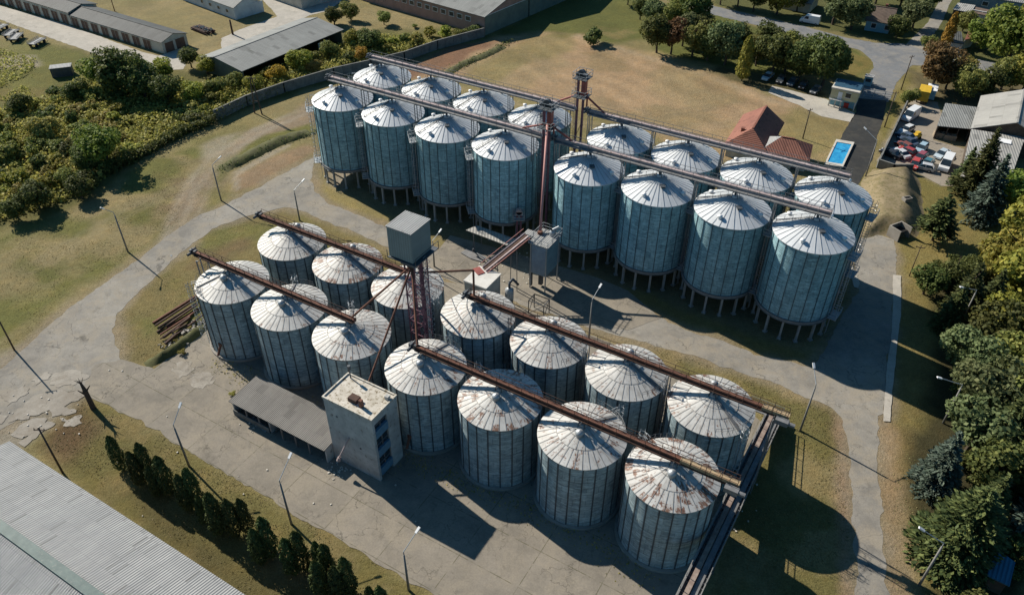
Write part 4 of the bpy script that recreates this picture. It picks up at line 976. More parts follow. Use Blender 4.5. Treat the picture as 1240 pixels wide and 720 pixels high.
# ------------------------------------------------------------------ concrete tower building
def tower_building():
    L0 = Vector((-21.75, 63.3, 0)); W_, D_, H_ = 7.1, 4.5, 10.5
    rt = thing('concrete_building', 'square weathered concrete tower block with flat mossy roof in front of the low silos', 'building', tuple(L0), UA)
    mb = MB(); mb.box(0, W_ - .35, 0, D_, 0, H_); mb.box(W_ - .35, W_, 0, .35, 0, H_); mb.box(W_ - .35, W_, 2.55, D_, 0, H_); mb.box(W_ - .35, W_, .35, 2.55, H_ - 1.0, H_); mb.build('wall', MT['bldg'], rt)
    for z in (.7, 3.9, 7.1):
        mb = MB(); mb.box(W_ - .34, W_ + .05, .36, 2.54, z, z + 1.25); mb.build('window_band', MT['cladding'], rt)
        mb = MB(); mb.box(W_ - .345, W_ - .25, .36, 2.54, z + 1.26, z + 2.9 if z < 7 else H_ - 1.01)
        f = mb.build('window', MT['glass'], rt)
        mb = MB()
        for y in (.36, 1.42, 2.46): mb.box(W_ - .25, W_ - .12, y, y + .08, z + 1.26, min(z + 2.9, H_ - 1.01))
        mb.box(W_ - .25, W_ - .14, .36, 2.54, z + 1.9, z + 1.97); mb.build('window_frame', MT['steel_mid'], f)
    mb = MB(); mb.box(-.1, W_ + .1, -.1, D_ + .1, H_ + .003, H_ + .12); mb.box(-.1, W_ + .1, -.1, .08, H_ + .12, H_ + .28); mb.box(-.1, .08, .08, D_ + .1, H_ + .12, H_ + .28); mb.box(W_ - .08, W_ + .1, .08, D_ + .1, H_ + .12, H_ + .28); mb.box(.08, W_ - .08, D_ - .08, D_ + .1, H_ + .12, H_ + .28)
    mb.build('roof', MT['bldg_roof'], rt)
    mb = MB(); mb.box(2.9, 4.1, 1.0, 1.9, H_ + .12, H_ + .7); mb.build('roof_hatch', MT['rust_dark'], rt)
    mb = MB(); mb.box(4.6, 5.0, .9, 1.3, H_ + .12, H_ + 1.2); mb.build('chimney', MT['rust'], rt)
    mb = MB(); mb.box(6.3, 6.8, 3.4, 3.9, H_ + .12, H_ + .6); mb.build('roof_vent', MT['bldg'], rt)
    mb = MB(); mb.tube((.7, 4.1, H_ + .1), (.7, 4.1, H_ + 1.5), .08, .08, 8); mb.tube((.7, 4.1, H_ + 1.5), (.7, 4.1, H_ + 2.1), .2, .2, 10); mb.build('vent_pipe', MT['steel_dark'], rt)
    mb = MB(); mb.tube((3.1, 0, 5.5), (2.0, -1.1, 2.4), .1, .1, 8); mb.tube((2.0, -1.1, 2.4), (1.9, -1.2, 1.9), .22, .3, 8); mb.build('discharge_pipe', MT['trough'], rt)
    for x, z in ((1.6, 8.2), (4.6, 4.4)):
        mb = MB(); mb.box(x, x + .2, -.06, 0.0, z, z + .2); mb.build('wall_port', MT['steel_dark'], rt)
tower_building()
def open_shed():
    L0 = Vector((-36.2, 70.4, 0)); W_, D_ = 15.9, 4.9
    rt = thing('lean_to_shed', 'low open fronted shed with brown-grey ribbed roof against the concrete tower', 'shed', tuple(L0), UA)
    mb = MB(); mb.hexa([(-.2, -.2, 2.45), (W_, -.2, 2.45), (W_, D_, 2.85), (-.2, D_, 2.85)], [(-.2, -.2, 2.55), (W_, -.2, 2.55), (W_, D_, 2.95), (-.2, D_, 2.95)]); mb.build('roof', MT['corr_brown'], rt)
    mb = MB(); mb.box(0, W_, D_ - .25, D_ - .05, 0, 2.8); mb.box(0, .2, .1, D_ - .25, 0, 2.46); mb.box(6.3, 6.5, .1, D_ - .25, 0, 2.46); mb.box(W_ - .2, W_, .1, D_ - .25, 0, 2.46); mb.build('wall', MT['bldg'], rt)
    for x in (2.4, 4.6, 8.5, 10.8, 13): mb = MB(); mb.box(x, x + .16, -.02, .14, 0, 2.46); mb.build('post', MT['steel_mid'], rt)
    mb = MB(); mb.box(0, 6.3, -.1, .0, 0, 1.0); mb.build('low_wall', MT['conc_wall'], rt)
open_shed()
tag(slab_thing('metal_sheet', 'pale loose metal sheet lying on the concrete beside the low shed', 'sheet', [(300, 507), (308, 505), (326, 519), (322, 524)], .08, MT['corr_light'], .06))
def hut():
    L0 = Vector((-7.25, 92.35, 0)); W_, D_ = 3.9, 4.4
    rt = thing('white_roofed_hut', 'small plain hut with a flat white roof between the two silo groups', 'hut', tuple(L0), UA)
    mb = MB(); mb.box(.1, W_ - .1, .1, D_ - .1, 0, 5.4); mb.build('wall', MT['bldg'], rt)
    mb = MB(); mb.box(-.05, W_ + .05, -.05, D_ + .05, 5.42, 5.6); mb.box(0, W_, 0, .1, 5.6, 5.68); mb.build('roof', mat('hut_white_roof', (.62, .60, .56), (.52, .50, .46), .8, .8, dirt=((.28, .25, .16), .60)), rt)
    mb = MB(); mb.box(W_ - .1, W_ - .03, 1.2, 2.2, 0, 2.1); mb.build('door', MT['steel_dark'], rt)
    mb = MB(); mb.box(1.2, 2.2, .03, .1, 3.2, 4.0); mb.build('window', MT['glass'], rt)
hut()
rt = thing('cyclone_tank', 'small grey steel cyclone tank with bent duct beside the white roofed hut', 'tank', (-.4, 91.6, 0))
mb = MB(); mb.lathe([(.15, 1.6), (.65, 2.8), (.65, 4.6), (.2, 4.9)], 16); mb.build('tank', MT['steel'], rt, True)
mb = MB(); mb.path([(0, 0, 4.9), (0, 0, 5.8), (.5, .7, 6.0), (1.3, 1.2, 4.6)], .2, 10); mb.build('duct', MT['steel_dark'], rt, True)
mb = MB()
for q in ((.5, .5), (-.5, .5), (-.5, -.5), (.5, -.5)): mb.beam((q[0] * 1.2, q[1] * 1.2, 0), (q[0], q[1], 3), .1, .1)
mb.build('leg_frame', MT['steel_mid'], rt)
rt = thing('pipe_frame', 'bare dark steel pipe frame standing at the kerb beside the hut', 'frame', (2.5, 91.5, 0), UA)
mb = MB()
for x, y in ((0, 0), (2.6, 0), (0, 1.8), (2.6, 1.8)): mb.beam((x, y, 0), (x, y, 2.6), .1, .1)
for p, q in (((0, 0), (2.6, 0)), ((0, 1.8), (2.6, 1.8)), ((0, 0), (0, 1.8)), ((2.6, 0), (2.6, 1.8))):
    mb.beam((*p, 2.6), (*q, 2.6), .1, .1); mb.beam((*p, .1), (*q, 2.6), .07, .07)
mb.build('frame', MT['steel_dark'], rt)
def loading_roof():
    P = [at(x, y, 3.4) for x, y in ((564, 279), (577.5, 273.5), (624.5, 289.7), (613.5, 297.5))]
    rt = thing('loading_canopy', 'thin plank coloured canopy roof on posts at the foot of the tall silos', 'canopy', (P[0].x, P[0].y, 0))
    mb = MB(); mb.hexa(P, [p + Vector((0, 0, .1)) for p in P]); mb.build('roof', MT['corr_pale'], rt, world=True)
    for t in ((0, .15), (0, .85), (1, .15), (1, .85)):
        a = P[0].lerp(P[3], t[1]); b = P[1].lerp(P[2], t[1]); c = a.lerp(b, .15 + .7 * t[0]); mb = MB(); mb.beam((c.x, c.y, 0), c, .14, .14); mb.build('post', MT['steel_mid'], rt, world=True)
loading_roof()
slab_thing('steel_plate', 'flat grey steel plate beside the loading canopy on the concrete apron', 'plate', [(558, 307), (566, 302), (588, 312), (584, 318), (570, 314)], .1, MT['steel_mid'], .12)
rt = thing('auger_tube', 'dark auger tube lying on the concrete apron left of the sloping conveyor', 'tube', tuple(at(573, 303)))
mb = MB(); mb.tube(at(573, 304, .9), at(596, 318, .9), .14, .14, 8); mb.tube(at(573, 304, .9), at(573, 301, 1.5), .22, .16, 8); mb.build('tube', MT['steel_dark'], rt, world=True)
mb = MB(); mb.beam(at(590, 315, 0), at(590, 315, .9), .1, .1); mb.beam(at(576, 306, 0), at(576, 306, .9), .1, .1); mb.build('stand', MT['steel_mid'], rt, world=True)

# ------------------------------------------------------------------ lamps and poles
def lamp(base, head, label, h=8.6, z_head=None):
    b = at(*base); zt = h; hd = at(head[0], head[1], zt + .7)
    dx = Vector((hd.x - b.x, hd.y - b.y, 0)); 
    if dx.length > 3.2: dx = dx.normalized() * 3.2
    if dx.length < 1.2: dx = (dx.normalized() if dx.length > .05 else Vector((1, 0, 0))) * 1.2
    rt = thing('street_lamp', label, 'street lamp', tuple(b), 0, 'street lamps around the silo yard')
    mb = MB(); mb.tube((0, 0, -.1), (0, 0, zt - 1.2), .15, .10, 8); mb.build('pole', MT['pole'], rt, True)
    e = dx + Vector((0, 0, zt + .6)); k = dx * .28 + Vector((0, 0, zt - .3))
    mb = MB(); mb.path([(0, 0, zt - 1.2), (0, 0, zt - .6), tuple(k), tuple(e)], .055, 6); mb.build('arm', MT['steel'], rt)
    d = (Vector(e) - k).normalized(); mb = MB(); mb.beam(e - d * .1, e + d * .6, .26, .15); mb.beam(e + d * .02 - Vector((0, 0, .08)), e + d * .5 - Vector((0, 0, .08)), .2, .06); mb.build('lamp_head', MT['lampw'], rt)
    return rt
lamp((155, 305), (131, 250), 'street lamp with a long shadow across the curving road at far left', 8.4)
lamp((268, 243), (265, 191), 'street lamp beside the dirt track left of the tall silos', 8.0)
lamp((363, 267), (366, 219), 'street lamp behind the upper left low silo', 6.8)
lamp((229, 564), (217, 492), 'street lamp behind the left end of the cypress row', 8.0)
lamp((353, 634), (350, 553), 'street lamp at the yard edge in front of the concrete tower', 8.4)
lamp((495, 714), (504, 643), 'street lamp at the bottom edge below the middle low silos', 7.6)
lamp((713, 410), (726, 347), 'street lamp on the verge between the low and tall silo groups', 8.0)
lamp((969, 521), (986, 444), 'tall street lamp on the lawn right of the low silos', 8.9)
lamp((1113, 708), (1119, 641), 'street lamp leaning out of the big spruce at lower right', 8.2)
lamp((1142, 512), (1140, 457), 'street lamp rising through the pale tree crowns at right', 7.6)
lamp((526, 323), (532, 280), 'street lamp just right of the box tower', 5.8)
lamp((1048, 214), (1049, 156), 'street lamp beside the dark driveway near the pool', 8.4)
lamp((1162, 395), (1166, 347), 'street lamp half hidden among the right-hand trees', 7.5)
def pole(base, h, label, r=.13, m='wood', cross=True, group='utility poles'):
    b = at(*base) if len(base) == 2 else Vector(base); rt = thing('utility_pole', label, 'pole', tuple(b), R(random.uniform(-20, 60)), group)
    mb = MB(); mb.tube((0, 0, -.1), (0, 0, h), r, r * .7, 8); mb.build('pole', MT[m], rt, True)
    if cross:
        mb = MB(); mb.beam((-.7, 0, h - .4), (.7, 0, h - .4), .1, .1)
        for x in (-.6, 0, .6): mb.tube((x, 0, h - .35), (x, 0, h - .12), .05, .05, 6)
        mb.build('crossarm', MT['wood'], rt)
pole((972, 168), 6.8, 'slim dark pole on the dry lawn behind the red-roofed house')
pole((1071, 154), 8.2, 'dark pole on the verge between driveway and scrap yard')
pole((1091, 109), 8.4, 'pole beside the gate apron left of the rusty-leaved tree')
pole((1101, 334), 6.0, 'thin pole on the grass below the earth mound', .09)
pole((139, 14), 8.0, 'reddish pole on the grass behind the garage row', .13, 'rust')
pole((76, 572), 8.0, 'dark pole in the rough grass at the warehouse corner')
pole((282, 42), 4.0, 'thick short post beside the dark shed in the yard', .3, 'rust_dark', False)
q = at(65, 477) - Vector((.743, -.669, 0)) * 13.0; pole((q.x, q.y, 0), 8.8, 'pole at the left edge beside the road')
rt = thing('double_pole', 'A-shaped double wooden pole by the boundary wall above the dirt track', 'pole', tuple(at(313, 138)))
mb = MB(); mb.tube((-.9, .3, -.1), (-.15, 0, 8.5), .16, .11, 8); mb.tube((.9, -.3, -.1), (.15, 0, 8.5), .16, .11, 8); mb.build('legs', MT['wood'], rt)
mb = MB(); mb.beam((-1.1, .2, 8.2), (1.1, -.2, 8.2), .12, .12); mb.beam((-.6, .2, 3), (.6, -.2, 3), .1, .1); mb.build('crossarm', MT['wood'], rt)
# ------------------------------------------------------------------ buildings
def frame_from(A, B):
    A = Vector((A[0], A[1], 0)); B = Vector((B[0], B[1], 0)); d = B - A
    return A, math.atan2(d.y, d.x), d.length
def gable(name, label, cat, A, B, D, he, hr, roofm, wallm, front=(), right=(), over=.4, hipL=0, hipR=0, group=None, ridge=.5, chim=(), hipmL=None, post_front=False, strip=None, th=.14):
    A, ang, L = frame_from(A, B); rt = thing(name, label, cat, tuple(A), ang, group)
    yr = D * ridge; mb = MB()
    if post_front:
        mb.box(0, .25, 0, D, 0, he); mb.box(L - .25, L, 0, D, 0, he); mb.box(.25, L - .25, D - .25, D, 0, he)
    else: mb.prism([(0, 0), (L, 0), (L, D), (0, D)], 0, he)
    for x, hp in ((0, hipL), (L, hipR)):
        if not hp:
            e = .25 if x == 0 else -.25
            mb.add([(x, 0, he), (x, D, he), (x, yr, hr - .08), (x + e, 0, he), (x + e, D, he), (x + e, yr, hr - .08)], [(0, 1, 2), (3, 5, 4), (0, 2, 5, 3), (1, 4, 5, 2)])
    mb.build('wall', wallm, rt)
    o = over; sl0 = (hr - he) / yr; sl1 = (hr - he) / (D - yr); z0 = he - sl0 * o; z1 = he - sl1 * o
    xl = -o; xr = L + o; rl = hipL if hipL else -o; rr = L - hipR if hipR else L + o
    a = [(xl, -o, z0), (xr, -o, z0), (rr, yr, hr), (rl, yr, hr)]; b = [(xr, D + o, z1), (xl, D + o, z1), (rl, yr, hr), (rr, yr, hr)]
    up = lambda q, t=th: [(x, y, z + t) for x, y, z in q]
    mb = MB(); lo = .01
    mb.hexa(up(a, lo), up(a, lo + th)); mb.hexa(up(b, lo), up(b, lo + th))
    mb.mi = 1 if hipmL else 0
    if hipL: q = [(xl, D + o, z1), (xl, -o, z0), (rl, yr, hr)]; mb.add(up(q, lo) + up(q, lo + th + .004), [(2, 1, 0), (3, 4, 5), (0, 1, 4, 3)])
    mb.mi = 0
    if hipR: q = [(xr, -o, z0), (xr, D + o, z1), (rr, yr, hr)]; mb.add(up(q, lo) + up(q, lo + th + .004), [(2, 1, 0), (3, 4, 5), (0, 1, 4, 3)])
    mb.beam((rl, yr, hr + th + .04), (rr, yr, hr + th + .04), .35, .08)
    rf = mb.build('roof', [roofm, hipmL] if hipmL else roofm, rt)
    if strip:
        mb = MB(); mb.hexa([(rl, yr - .55, hr + th - .08), (rr, yr - .55, hr + th - .08), (rr, yr + .55, hr + th - .08), (rl, yr + .55, hr + th - .08)], [(rl, yr - .5, hr + th + .10), (rr, yr - .5, hr + th + .10), (rr, yr + .5, hr + th + .10), (rl, yr + .5, hr + th + .10)]); mb.build('ridge_strip', strip, rf)
    for x, y, hc in chim:
        mb = MB(); mb.box(x, x + .6, y, y + .6, he, hr + hc); mb.box(x - .06, x + .66, y - .06, y + .66, hr + hc, hr + hc + .12); mb.build('chimney', MT['tiles'], rf)
    for k, x0, x1, za, zb, m in front:
        mb = MB(); mb.box(x0, x1, -.07, .0 - .003, za, zb); p = mb.build(k, MT[m], rt)
        mb = MB(); mb.box(x0 - .12, x1 + .12, -.11, -.004, zb + .003, zb + .14)
        if k == 'window': mb.box(x0 - .12, x1 + .12, -.14, -.004, za - .12, za - .003)
        for xx in (x0 - .1, x1 + .003): mb.box(xx, xx + .097, -.11, -.004, za, zb)
        if k == 'door' and x1 - x0 > 1.8: mb.box((x0 + x1) / 2 - .03, (x0 + x1) / 2 + .03, -.10, -.071, za, zb)
        mb.build('frame', wallm if k == 'door' else MT['white'], p)
    for k, y0, y1, za, zb, m in right:
        mb = MB(); mb.box(L + .003, L + .07, y0, y1, za, zb); p = mb.build(k, MT[m], rt)
        mb = MB(); mb.box(L + .004, L + .11, y0 - .12, y1 + .12, zb + .003, zb + .14); mb.build('frame', wallm if k == 'door' else MT['white'], p)
    return rt
def leftn(A, B):
    d = Vector((B[0] - A[0], B[1] - A[1])); return Vector((-d.y, d.x)).normalized()
def depth(A, B, C):
    return abs(Vector((C[0] - B[0], C[1] - B[1])).dot(leftn(A, B)))
# big warehouse roof, lower left
e0 = at(10, 536, 5.2); A = e0 - VV_ * 15.5; A = Vector((A.x, A.y, 0)); B = A + UV_ * 62
wh = gable('warehouse', 'large warehouse with long light grey corrugated roof and dark green ridge strip at lower left', 'warehouse', A, B, 15.5, 5.0, 7.1, MT['corr_light'], MT['bldg'], strip=mat('green_ridge_strip', (.10, .15, .14), (.06, .10, .095), 1.0, .6, dirt=((.16, .18, .17), .58)), over=.3)
# garage rows, upper left
B = at(195, 51, 3.1); A = at(84, 17.5, 3.1); Lg = (B - A).length
fr = [('door', Lg - 4.6 - 4.35 * i - 2.9, Lg - 4.6 - 4.35 * i, .02, 2.5, 'brown_door') for i in range(8) if Lg - 4.6 - 4.35 * i - 2.9 > 0]
gable('garage_row', 'long cream garage row with brown doors, its gabled end at the lane', 'garages', A, B, 7.7, 3.0, 4.1, MT['corr_dark'], MT['plaster'], fr, [('door', .8, 3.3, .02, 2.5, 'brown_door'), ('door', 4.1, 6.8, .02, 2.5, 'brown_door')], .35)
d = (B - A).normalized(); A2 = A - d * 58
fr = [('door', 58 - 1.6 - 4.35 * i - 2.9, 58 - 1.6 - 4.35 * i, .02, 2.7, 'brown_door') for i in range(12)]
gable('garage_row', 'taller garage row with brown doors cut off by the upper left corner', 'garages', A2, A - d * .4, 8.6, 3.5, 4.6, MT['corr_dark'], MT['plaster'], fr, [], .35)
# open shed behind wall
A = at(293, 85, 3.6); B = at(413, 36, 3.6); D = depth(A, B, at(379, 14, 5.4)) * 2.0
D = 14.5
gable('open_shed', 'long open-sided shed with grey two-slope roof behind yellow shrubs at upper left', 'shed', A, B, D, 3.5, 4.75, MT['corr_grey'], MT['plaster_green'], [('window', 24.5, 27.5, .9, 2.4, 'plaster_blue')], [], .5, post_front=True, ridge=.62)
# white long building, upper left top
B = at(286, 24.5); A = at(216, -2); C = at(321, 17.5); Lw = (B - A).length
gable('white_barn', 'long white washed barn with small dark windows at the top left edge', 'barn', A, B, depth(A, B, C), 3.4, 5.2, MT['corr_grey'], MT['plaster_w'], [('window', Lw - 3 - 4.2 * i - 1.2, Lw - 3 - 4.2 * i, 1.4, 2.3, 'glass') for i in range(7)], [('door', 5.5, 9.5, .02, 3.1, 'plaster_w')], .3)
B = at(366, 11.5); A = at(322, -4); C = at(402, -2)
gable('yellow_shed', 'pale yellow shed with grey roof cut by the top edge left of centre', 'shed', A, B, 14, 3.0, 4.4, MT['corr_grey'], MT['plaster'], [], [], .4)
# pink brick hall
B = at(587, 43.5); A = at(430, -2); Lp = (B - A).length
fr = []
x = Lp - 5
while x > 2: fr.append(('window', x - 1.6, x, 2.9, 4.0, 'glass')); x -= 3.0
gable('pink_hall', 'long pink walled hall with small windows and grey roof at top centre', 'building', A, B, 19.5, 5.2, 7.6, MT['corr_grey'], MT['plaster_pink'], fr, [('wall_panel', .05, 19.45, .02, 5.1, 'plaster_green')], .5)
nn = leftn(A, B); d = (B - A).normalized(); B2 = B + Vector((nn.x, nn.y, 0)) * 20.2; A2 = B2 - d * 40
gable('grey_hall', 'tall grey hall joined to the back of the pink hall at the top edge', 'building', A2, B2, 32, 6.4, 9.4, MT['corr_grey'], MT['plaster_green'], [], [], .4)

# red roofed house
a_, b_ = at(902.5, 138.5, 3.1), at(881, 172, 3.1); c_ = at(948, 145.7, 3.1)
Dw = depth(b_, a_, c_)
gable('red_roofed_house', 'brick-red tiled house wing with small chimney on its sunlit slope, beside the dry field', 'house', a_, b_, Dw, 3.0, 5.6, MT['tiles'], MT['plaster'], [('window', 3, 4.2, .9, 2.2, 'glass'), ('window', 7, 8.2, .9, 2.2, 'glass')], [], .5, hipR=3, chim=((10.5, 1.6, -.6),))
a_, b_ = at(921.5, 181.5, 3.0), at(978, 191.5, 3.0); c_ = at(987.8, 175.6, 3.0); D2 = depth(a_, b_, c_); L2 = (b_ - a_).length
gable('red_roofed_annex', 'orange-red tiled annex with a white metal hip on its left end, near the pool', 'house', a_, b_, D2, 2.9, 4.9, MT['tiles'], MT['plaster'], [('window', L2 * .3, L2 * .3 + 1.2, .9, 2.1, 'glass'), ('window', L2 * .5, L2 * .5 + 1.2, .9, 2.1, 'glass'), ('door', L2 * .7, L2 * .7 + 1.0, .02, 2.1, 'steel_dark')], [], .5, hipL=D2 * .5, hipR=D2 * .5, hipmL=MT['corr_light'])
# pool
P = [at(*q) for q in ((1012, 170.7), (1034, 174.5), (1020, 204.5), (997.5, 201))]; cpt = sum(P, Vector()) / 4
rt = thing('swimming_pool', 'bright blue rectangular swimming pool with pale coping beside the dark driveway', 'pool', tuple(cpt))
mb = MB(); I = [cpt + (p - cpt) * .80 for p in P]
for i in range(4):
    j = (i + 1) % 4; mb.hexa([P[i], P[j], I[j], I[i]], [p + Vector((0, 0, .45)) for p in (P[i], P[j], I[j], I[i])])
mb.build('coping', MT['conc_white'], rt, world=True)
mb = MB(); I2 = [cpt + (p - cpt) * .798 for p in P]; mb.hexa([p + Vector((0, 0, .03)) for p in I2], [p + Vector((0, 0, .33)) for p in I2]); mb.build('water', MT['pool'], rt, world=True)
# gatehouse
Q = [at(1007.8, 106.5, 4.3), at(1040.5, 113, 4.3), at(1046.5, 102, 4.3)]; A, ang, L = frame_from(Q[0], Q[1]); D = depth(Q[0], Q[1], Q[2])
rt = thing('gatehouse', 'small two-storey pale yellow gatehouse with flat dark blue roof beside the gate', 'gatehouse', tuple(A), ang)
mb = MB(); mb.box(0, L, 0, D, 2.0, 4.2); mb.build('upper_wall', MT['plaster_y'], rt)
mb = MB(); mb.box(.2, L - .2, 1.2, D - .1, 0, 1.99); mb.build('lower_wall', MT['plaster_blue'], rt)
mb = MB(); mb.box(-.15, L + .15, -.15, D + .15, 4.203, 4.35); mb.box(-.15, L + .15, -.15, .9, 4.353, 4.5); mb.build('roof_slab', MT['conc_white'], rt)
mb = MB(); mb.box(.1, L - .05, .95, D - .1, 4.353, 4.52); mb.build('roof_felt', mat('dark_blue_roofing', (.035, .09, .14), (.02, .06, .10), 1, .6), rt)
for x in (.05, 1.3, 2.5, L - .3): mb = MB(); mb.box(x, x + .22, .03, .25, 0, 1.99); mb.build('column', MT['plaster'], rt)
mb = MB(); mb.box(1.6, 2.5, -.06, -.003, 2.05, 3.75); mb.build('door', MT['lampw'], rt)
mb = MB(); mb.box(3.2, 4.3, -.06, -.003, 2.75, 3.8); p = mb.build('window', MT['glass'], rt)
mb = MB(); mb.box(3.1, 4.4, -.09, -.004, 3.803, 3.9); mb.box(3.1, 4.4, -.09, -.004, 2.64, 2.747); mb.build('frame', MT['white'], p)
mb = MB(); mb.box(0, 3.0, -.9, -.003, 1.9, 2.02)
for x in (0, .75, 1.5, 2.25, 2.95): mb.beam((x, -.86, 2.0), (x, -.86, 2.9), .05, .05)
mb.beam((0, -.86, 2.9), (3.0, -.86, 2.9), .05, .05); mb.build('balcony', MT['steel'], rt)
o = thing('red_barrel', 'red box-shaped bin under the gatehouse balcony', 'bin', tuple(at(1024, 130)), ang); mb = MB(); mb.box(-.5, .5, -.4, .4, 0, 1.0); mb.box(-.55, .55, -.45, .45, 1.0, 1.1); mb.build('bin', MT['redp'], o)
q = at(1050, 103); rt = thing('kiosk', 'small blue kiosk with pale top behind the gatehouse', 'kiosk', tuple(q), ang)
mb = MB(); mb.box(-.9, .9, -.7, .7, 0, 2.2); mb.build('wall', MT['plaster_blue'], rt); mb = MB(); mb.box(-1.05, 1.05, -.9, .9, 2.2, 2.35); mb.build('roof', MT['corr_light'], rt); mb = MB(); mb.box(-.6, .6, -.76, -.705, 1.0, 1.8); mb.build('window', MT['glass'], rt)
def fence(name, label, cat, pts, h, step=2.0, rails=3, m='steel', r=.06):
    rt = thing(name, label, cat, tuple(pts[0])); 
    for a, b in zip(pts[:-1], pts[1:]):
        k = max(1, int((b - a).length / step))
        for i in range(k + 1):
            q = a.lerp(b, i / k); mb = MB(); mb.beam(q, q + Vector((0, 0, h)), r * 1.6, r * 1.6); mb.build('post', MT[m], rt, world=True)
        mb = MB()
        for j in range(rails): z = h * (.15 + .8 * j / max(1, rails - 1)); mb.beam(a + Vector((0, 0, z)), b + Vector((0, 0, z)), r, r)
        mb.build('rail', MT[m], rt, world=True)
    return rt
fence('yard_gate', 'wide metal gate of thin bars across the apron beside the gatehouse', 'gate', [at(1044, 117), at(1083, 122.5)], 2.0, 1.9, 4)
def wall(label, pix, h=2.2, th=.22, m='conc_wall', pan=2.4):
    P = [at(*q) for q in pix]; rt = thing('concrete_wall', label, 'wall', tuple(P[0]))
    for a, b in zip(P[:-1], P[1:]):
        mb = MB(); mb.beam(a + Vector((0, 0, h / 2)), b + Vector((0, 0, h / 2)), th, h); mb.beam(a + Vector((0, 0, h + .04)), b + Vector((0, 0, h + .04)), th + .12, .08); mb.build('panel', MT[m], rt, world=True)
        k = max(1, int((b - a).length / pan)); mb = MB()
        for i in range(k + 1): q = a.lerp(b, i / k); mb.beam(q, q + Vector((0, 0, h + .06)), th + .14, th + .14)
        mb.build('post', MT[m], rt, world=True)
    return rt
wall('grey concrete panel wall climbing from the thicket towards the tall silos', [(262, 146), (300, 128), (345, 112), (405, 94)], 2.4)
wall('grey concrete panel wall between the tall silos and the pink hall', [(405, 94), (450, 84), (490, 74), (530, 60), (586, 45)], 2.4)
wall('low grey panel wall closing the near side of the scrap yard', [(1062, 203), (1080, 209), (1102, 209)], 1.8)
wall('dark wall along the left side of the scrap yard', [(1062, 203), (1080, 165), (1096, 131)], 1.8, .15)
# barns, right
a_, b_ = at(1190, 117, 4), at(1178.5, 155, 4)
gable('grey_barn', 'tall grey barn with steep pale left slope at the right edge', 'barn', a_, b_, 14, 4.0, 7.0, MT['corr_pale'], MT['wood'], [], [], .4)
def roofed(name, label, cat, pix, zs, roofm, wallm, openf=False, inset=.4):
    P = [at(x, y, z) for (x, y), z in zip(pix, zs)]; c = sum(P, Vector()) / 4; A, ang, L = frame_from(P[0], P[1])
    rt = thing(name, label, cat, tuple(A), ang)
    mb = MB(); mb.hexa(P, [p + Vector((0, 0, .14)) for p in P]); mb.build('roof', roofm, rt, world=True)
    I = [p + (Vector((c.x, c.y, p.z)) - p).normalized() * inset for p in P]; mb = MB()
    for i in range(4):
        if openf and i == 0: continue
        a, b = I[i], I[(i + 1) % 4]; d = (b - a); n = Vector((-d.y, d.x, 0)).normalized() * .2
        mb.hexa([Vector((q.x, q.y, 0)) for q in (a, b, b + n, a + n)], [q - Vector((0, 0, .02)) for q in (a, b, b + n, a + n)])
    mb.build('wall', wallm, rt, world=True)
    if openf:
        for t in (0, .33, .66, 1): q = I[0].lerp(I[1], t); mb = MB(); mb.beam((q.x, q.y, 0), q, .18, .18); mb.build('post', MT['wood'], rt, world=True)
    return rt
roofed('workshop_roof', 'wide ribbed light grey workshop roof behind the blue spruces at right', 'workshop', [(1163, 214), (1222, 222), (1241, 167), (1176, 157)], (3.2, 3.2, 4.2, 4.2), MT['corr_pale'], MT['wood'])
roofed('lean_to', 'flat greenish-grey lean-to with open front full of timber left of the barn', 'shed', [(1134.5, 153), (1176.5, 157), (1187, 131), (1144.5, 125.5)], (2.9, 2.9, 3.4, 3.4), MT['corr_grey'], MT['wood'], True)
for k, (x, y) in enumerate(((1134, 165), (1140, 166), (1146, 168), (1152, 169))):
    q = at(x, y); o = thing('timber_stack', 'stack of pale sawn timber in front of the open lean-to', 'timber', tuple(q), R(-15), 'timber stacks by the lean-to'); mb = MB()
    for i in range(4):
        for j in range(5): mb.box(-.7, .7, -.7 + i * .36, -.7 + i * .36 + .3, j * .22, j * .22 + .18)
    mb.build('planks', MT['timber'], o)
slab_thing('metal_sheet', 'white metal sheet on the ribbed workshop roof', 'sheet', [(1196, 189), (1215, 193), (1214, 198), (1194, 194)], 4.25, MT['lampw'], .06)
# village at top right
a_, b_ = at(1050, 23.5, 3), at(1079, 28, 3); gable('blue_house', 'small house with light blue wall and old brown tile roof across the public road', 'house', a_, b_, 9, 2.9, 5.4, MT['tiles_old'], MT['plaster_blue'], [('window', 1.5, 2.7, 1, 2.2, 'glass'), ('window', 5, 6.2, 1, 2.2, 'glass')], [], .4, chim=((3.4, 5.5, .5),))
roofed('flat_shed', 'pale flat roofed shed on a dark wall near the side lane at top right', 'shed', [(1153.5, 12), (1175.5, 16), (1181, 7), (1160, 4)], (3, 3, 3, 3), MT['corr_pale'], MT['wood'])
wall('long dark ruined wall right of the flat shed at top right', [(1174, 25), (1222, 34)], 3.0, .3, 'bldg')
roofed('brick_lean_to', 'reddish brown flat roof strip behind the ruined wall', 'shed', [(1176, 16), (1228, 26), (1232, 20), (1181, 9)], (2.6, 2.6, 2.8, 2.8), MT['tiles_old'], MT['bldg'])
a_, b_ = at(1160, 8), at(1262, 26)
gable('blue_barracks', 'long blue-grey building with patchy white wall at the top right corner', 'building', a_, b_, 12, 4.0, 5.6, MT['corr_grey'], mat('patchy_blue_wall', (.20, .27, .31), (.13, .19, .23), .3, .9, dirt=((.5, .5, .48), .60)), [('window', 6 + 6 * i, 7.5 + 6 * i, 1.5, 2.6, 'glass') for i in range(4)], [], .4)
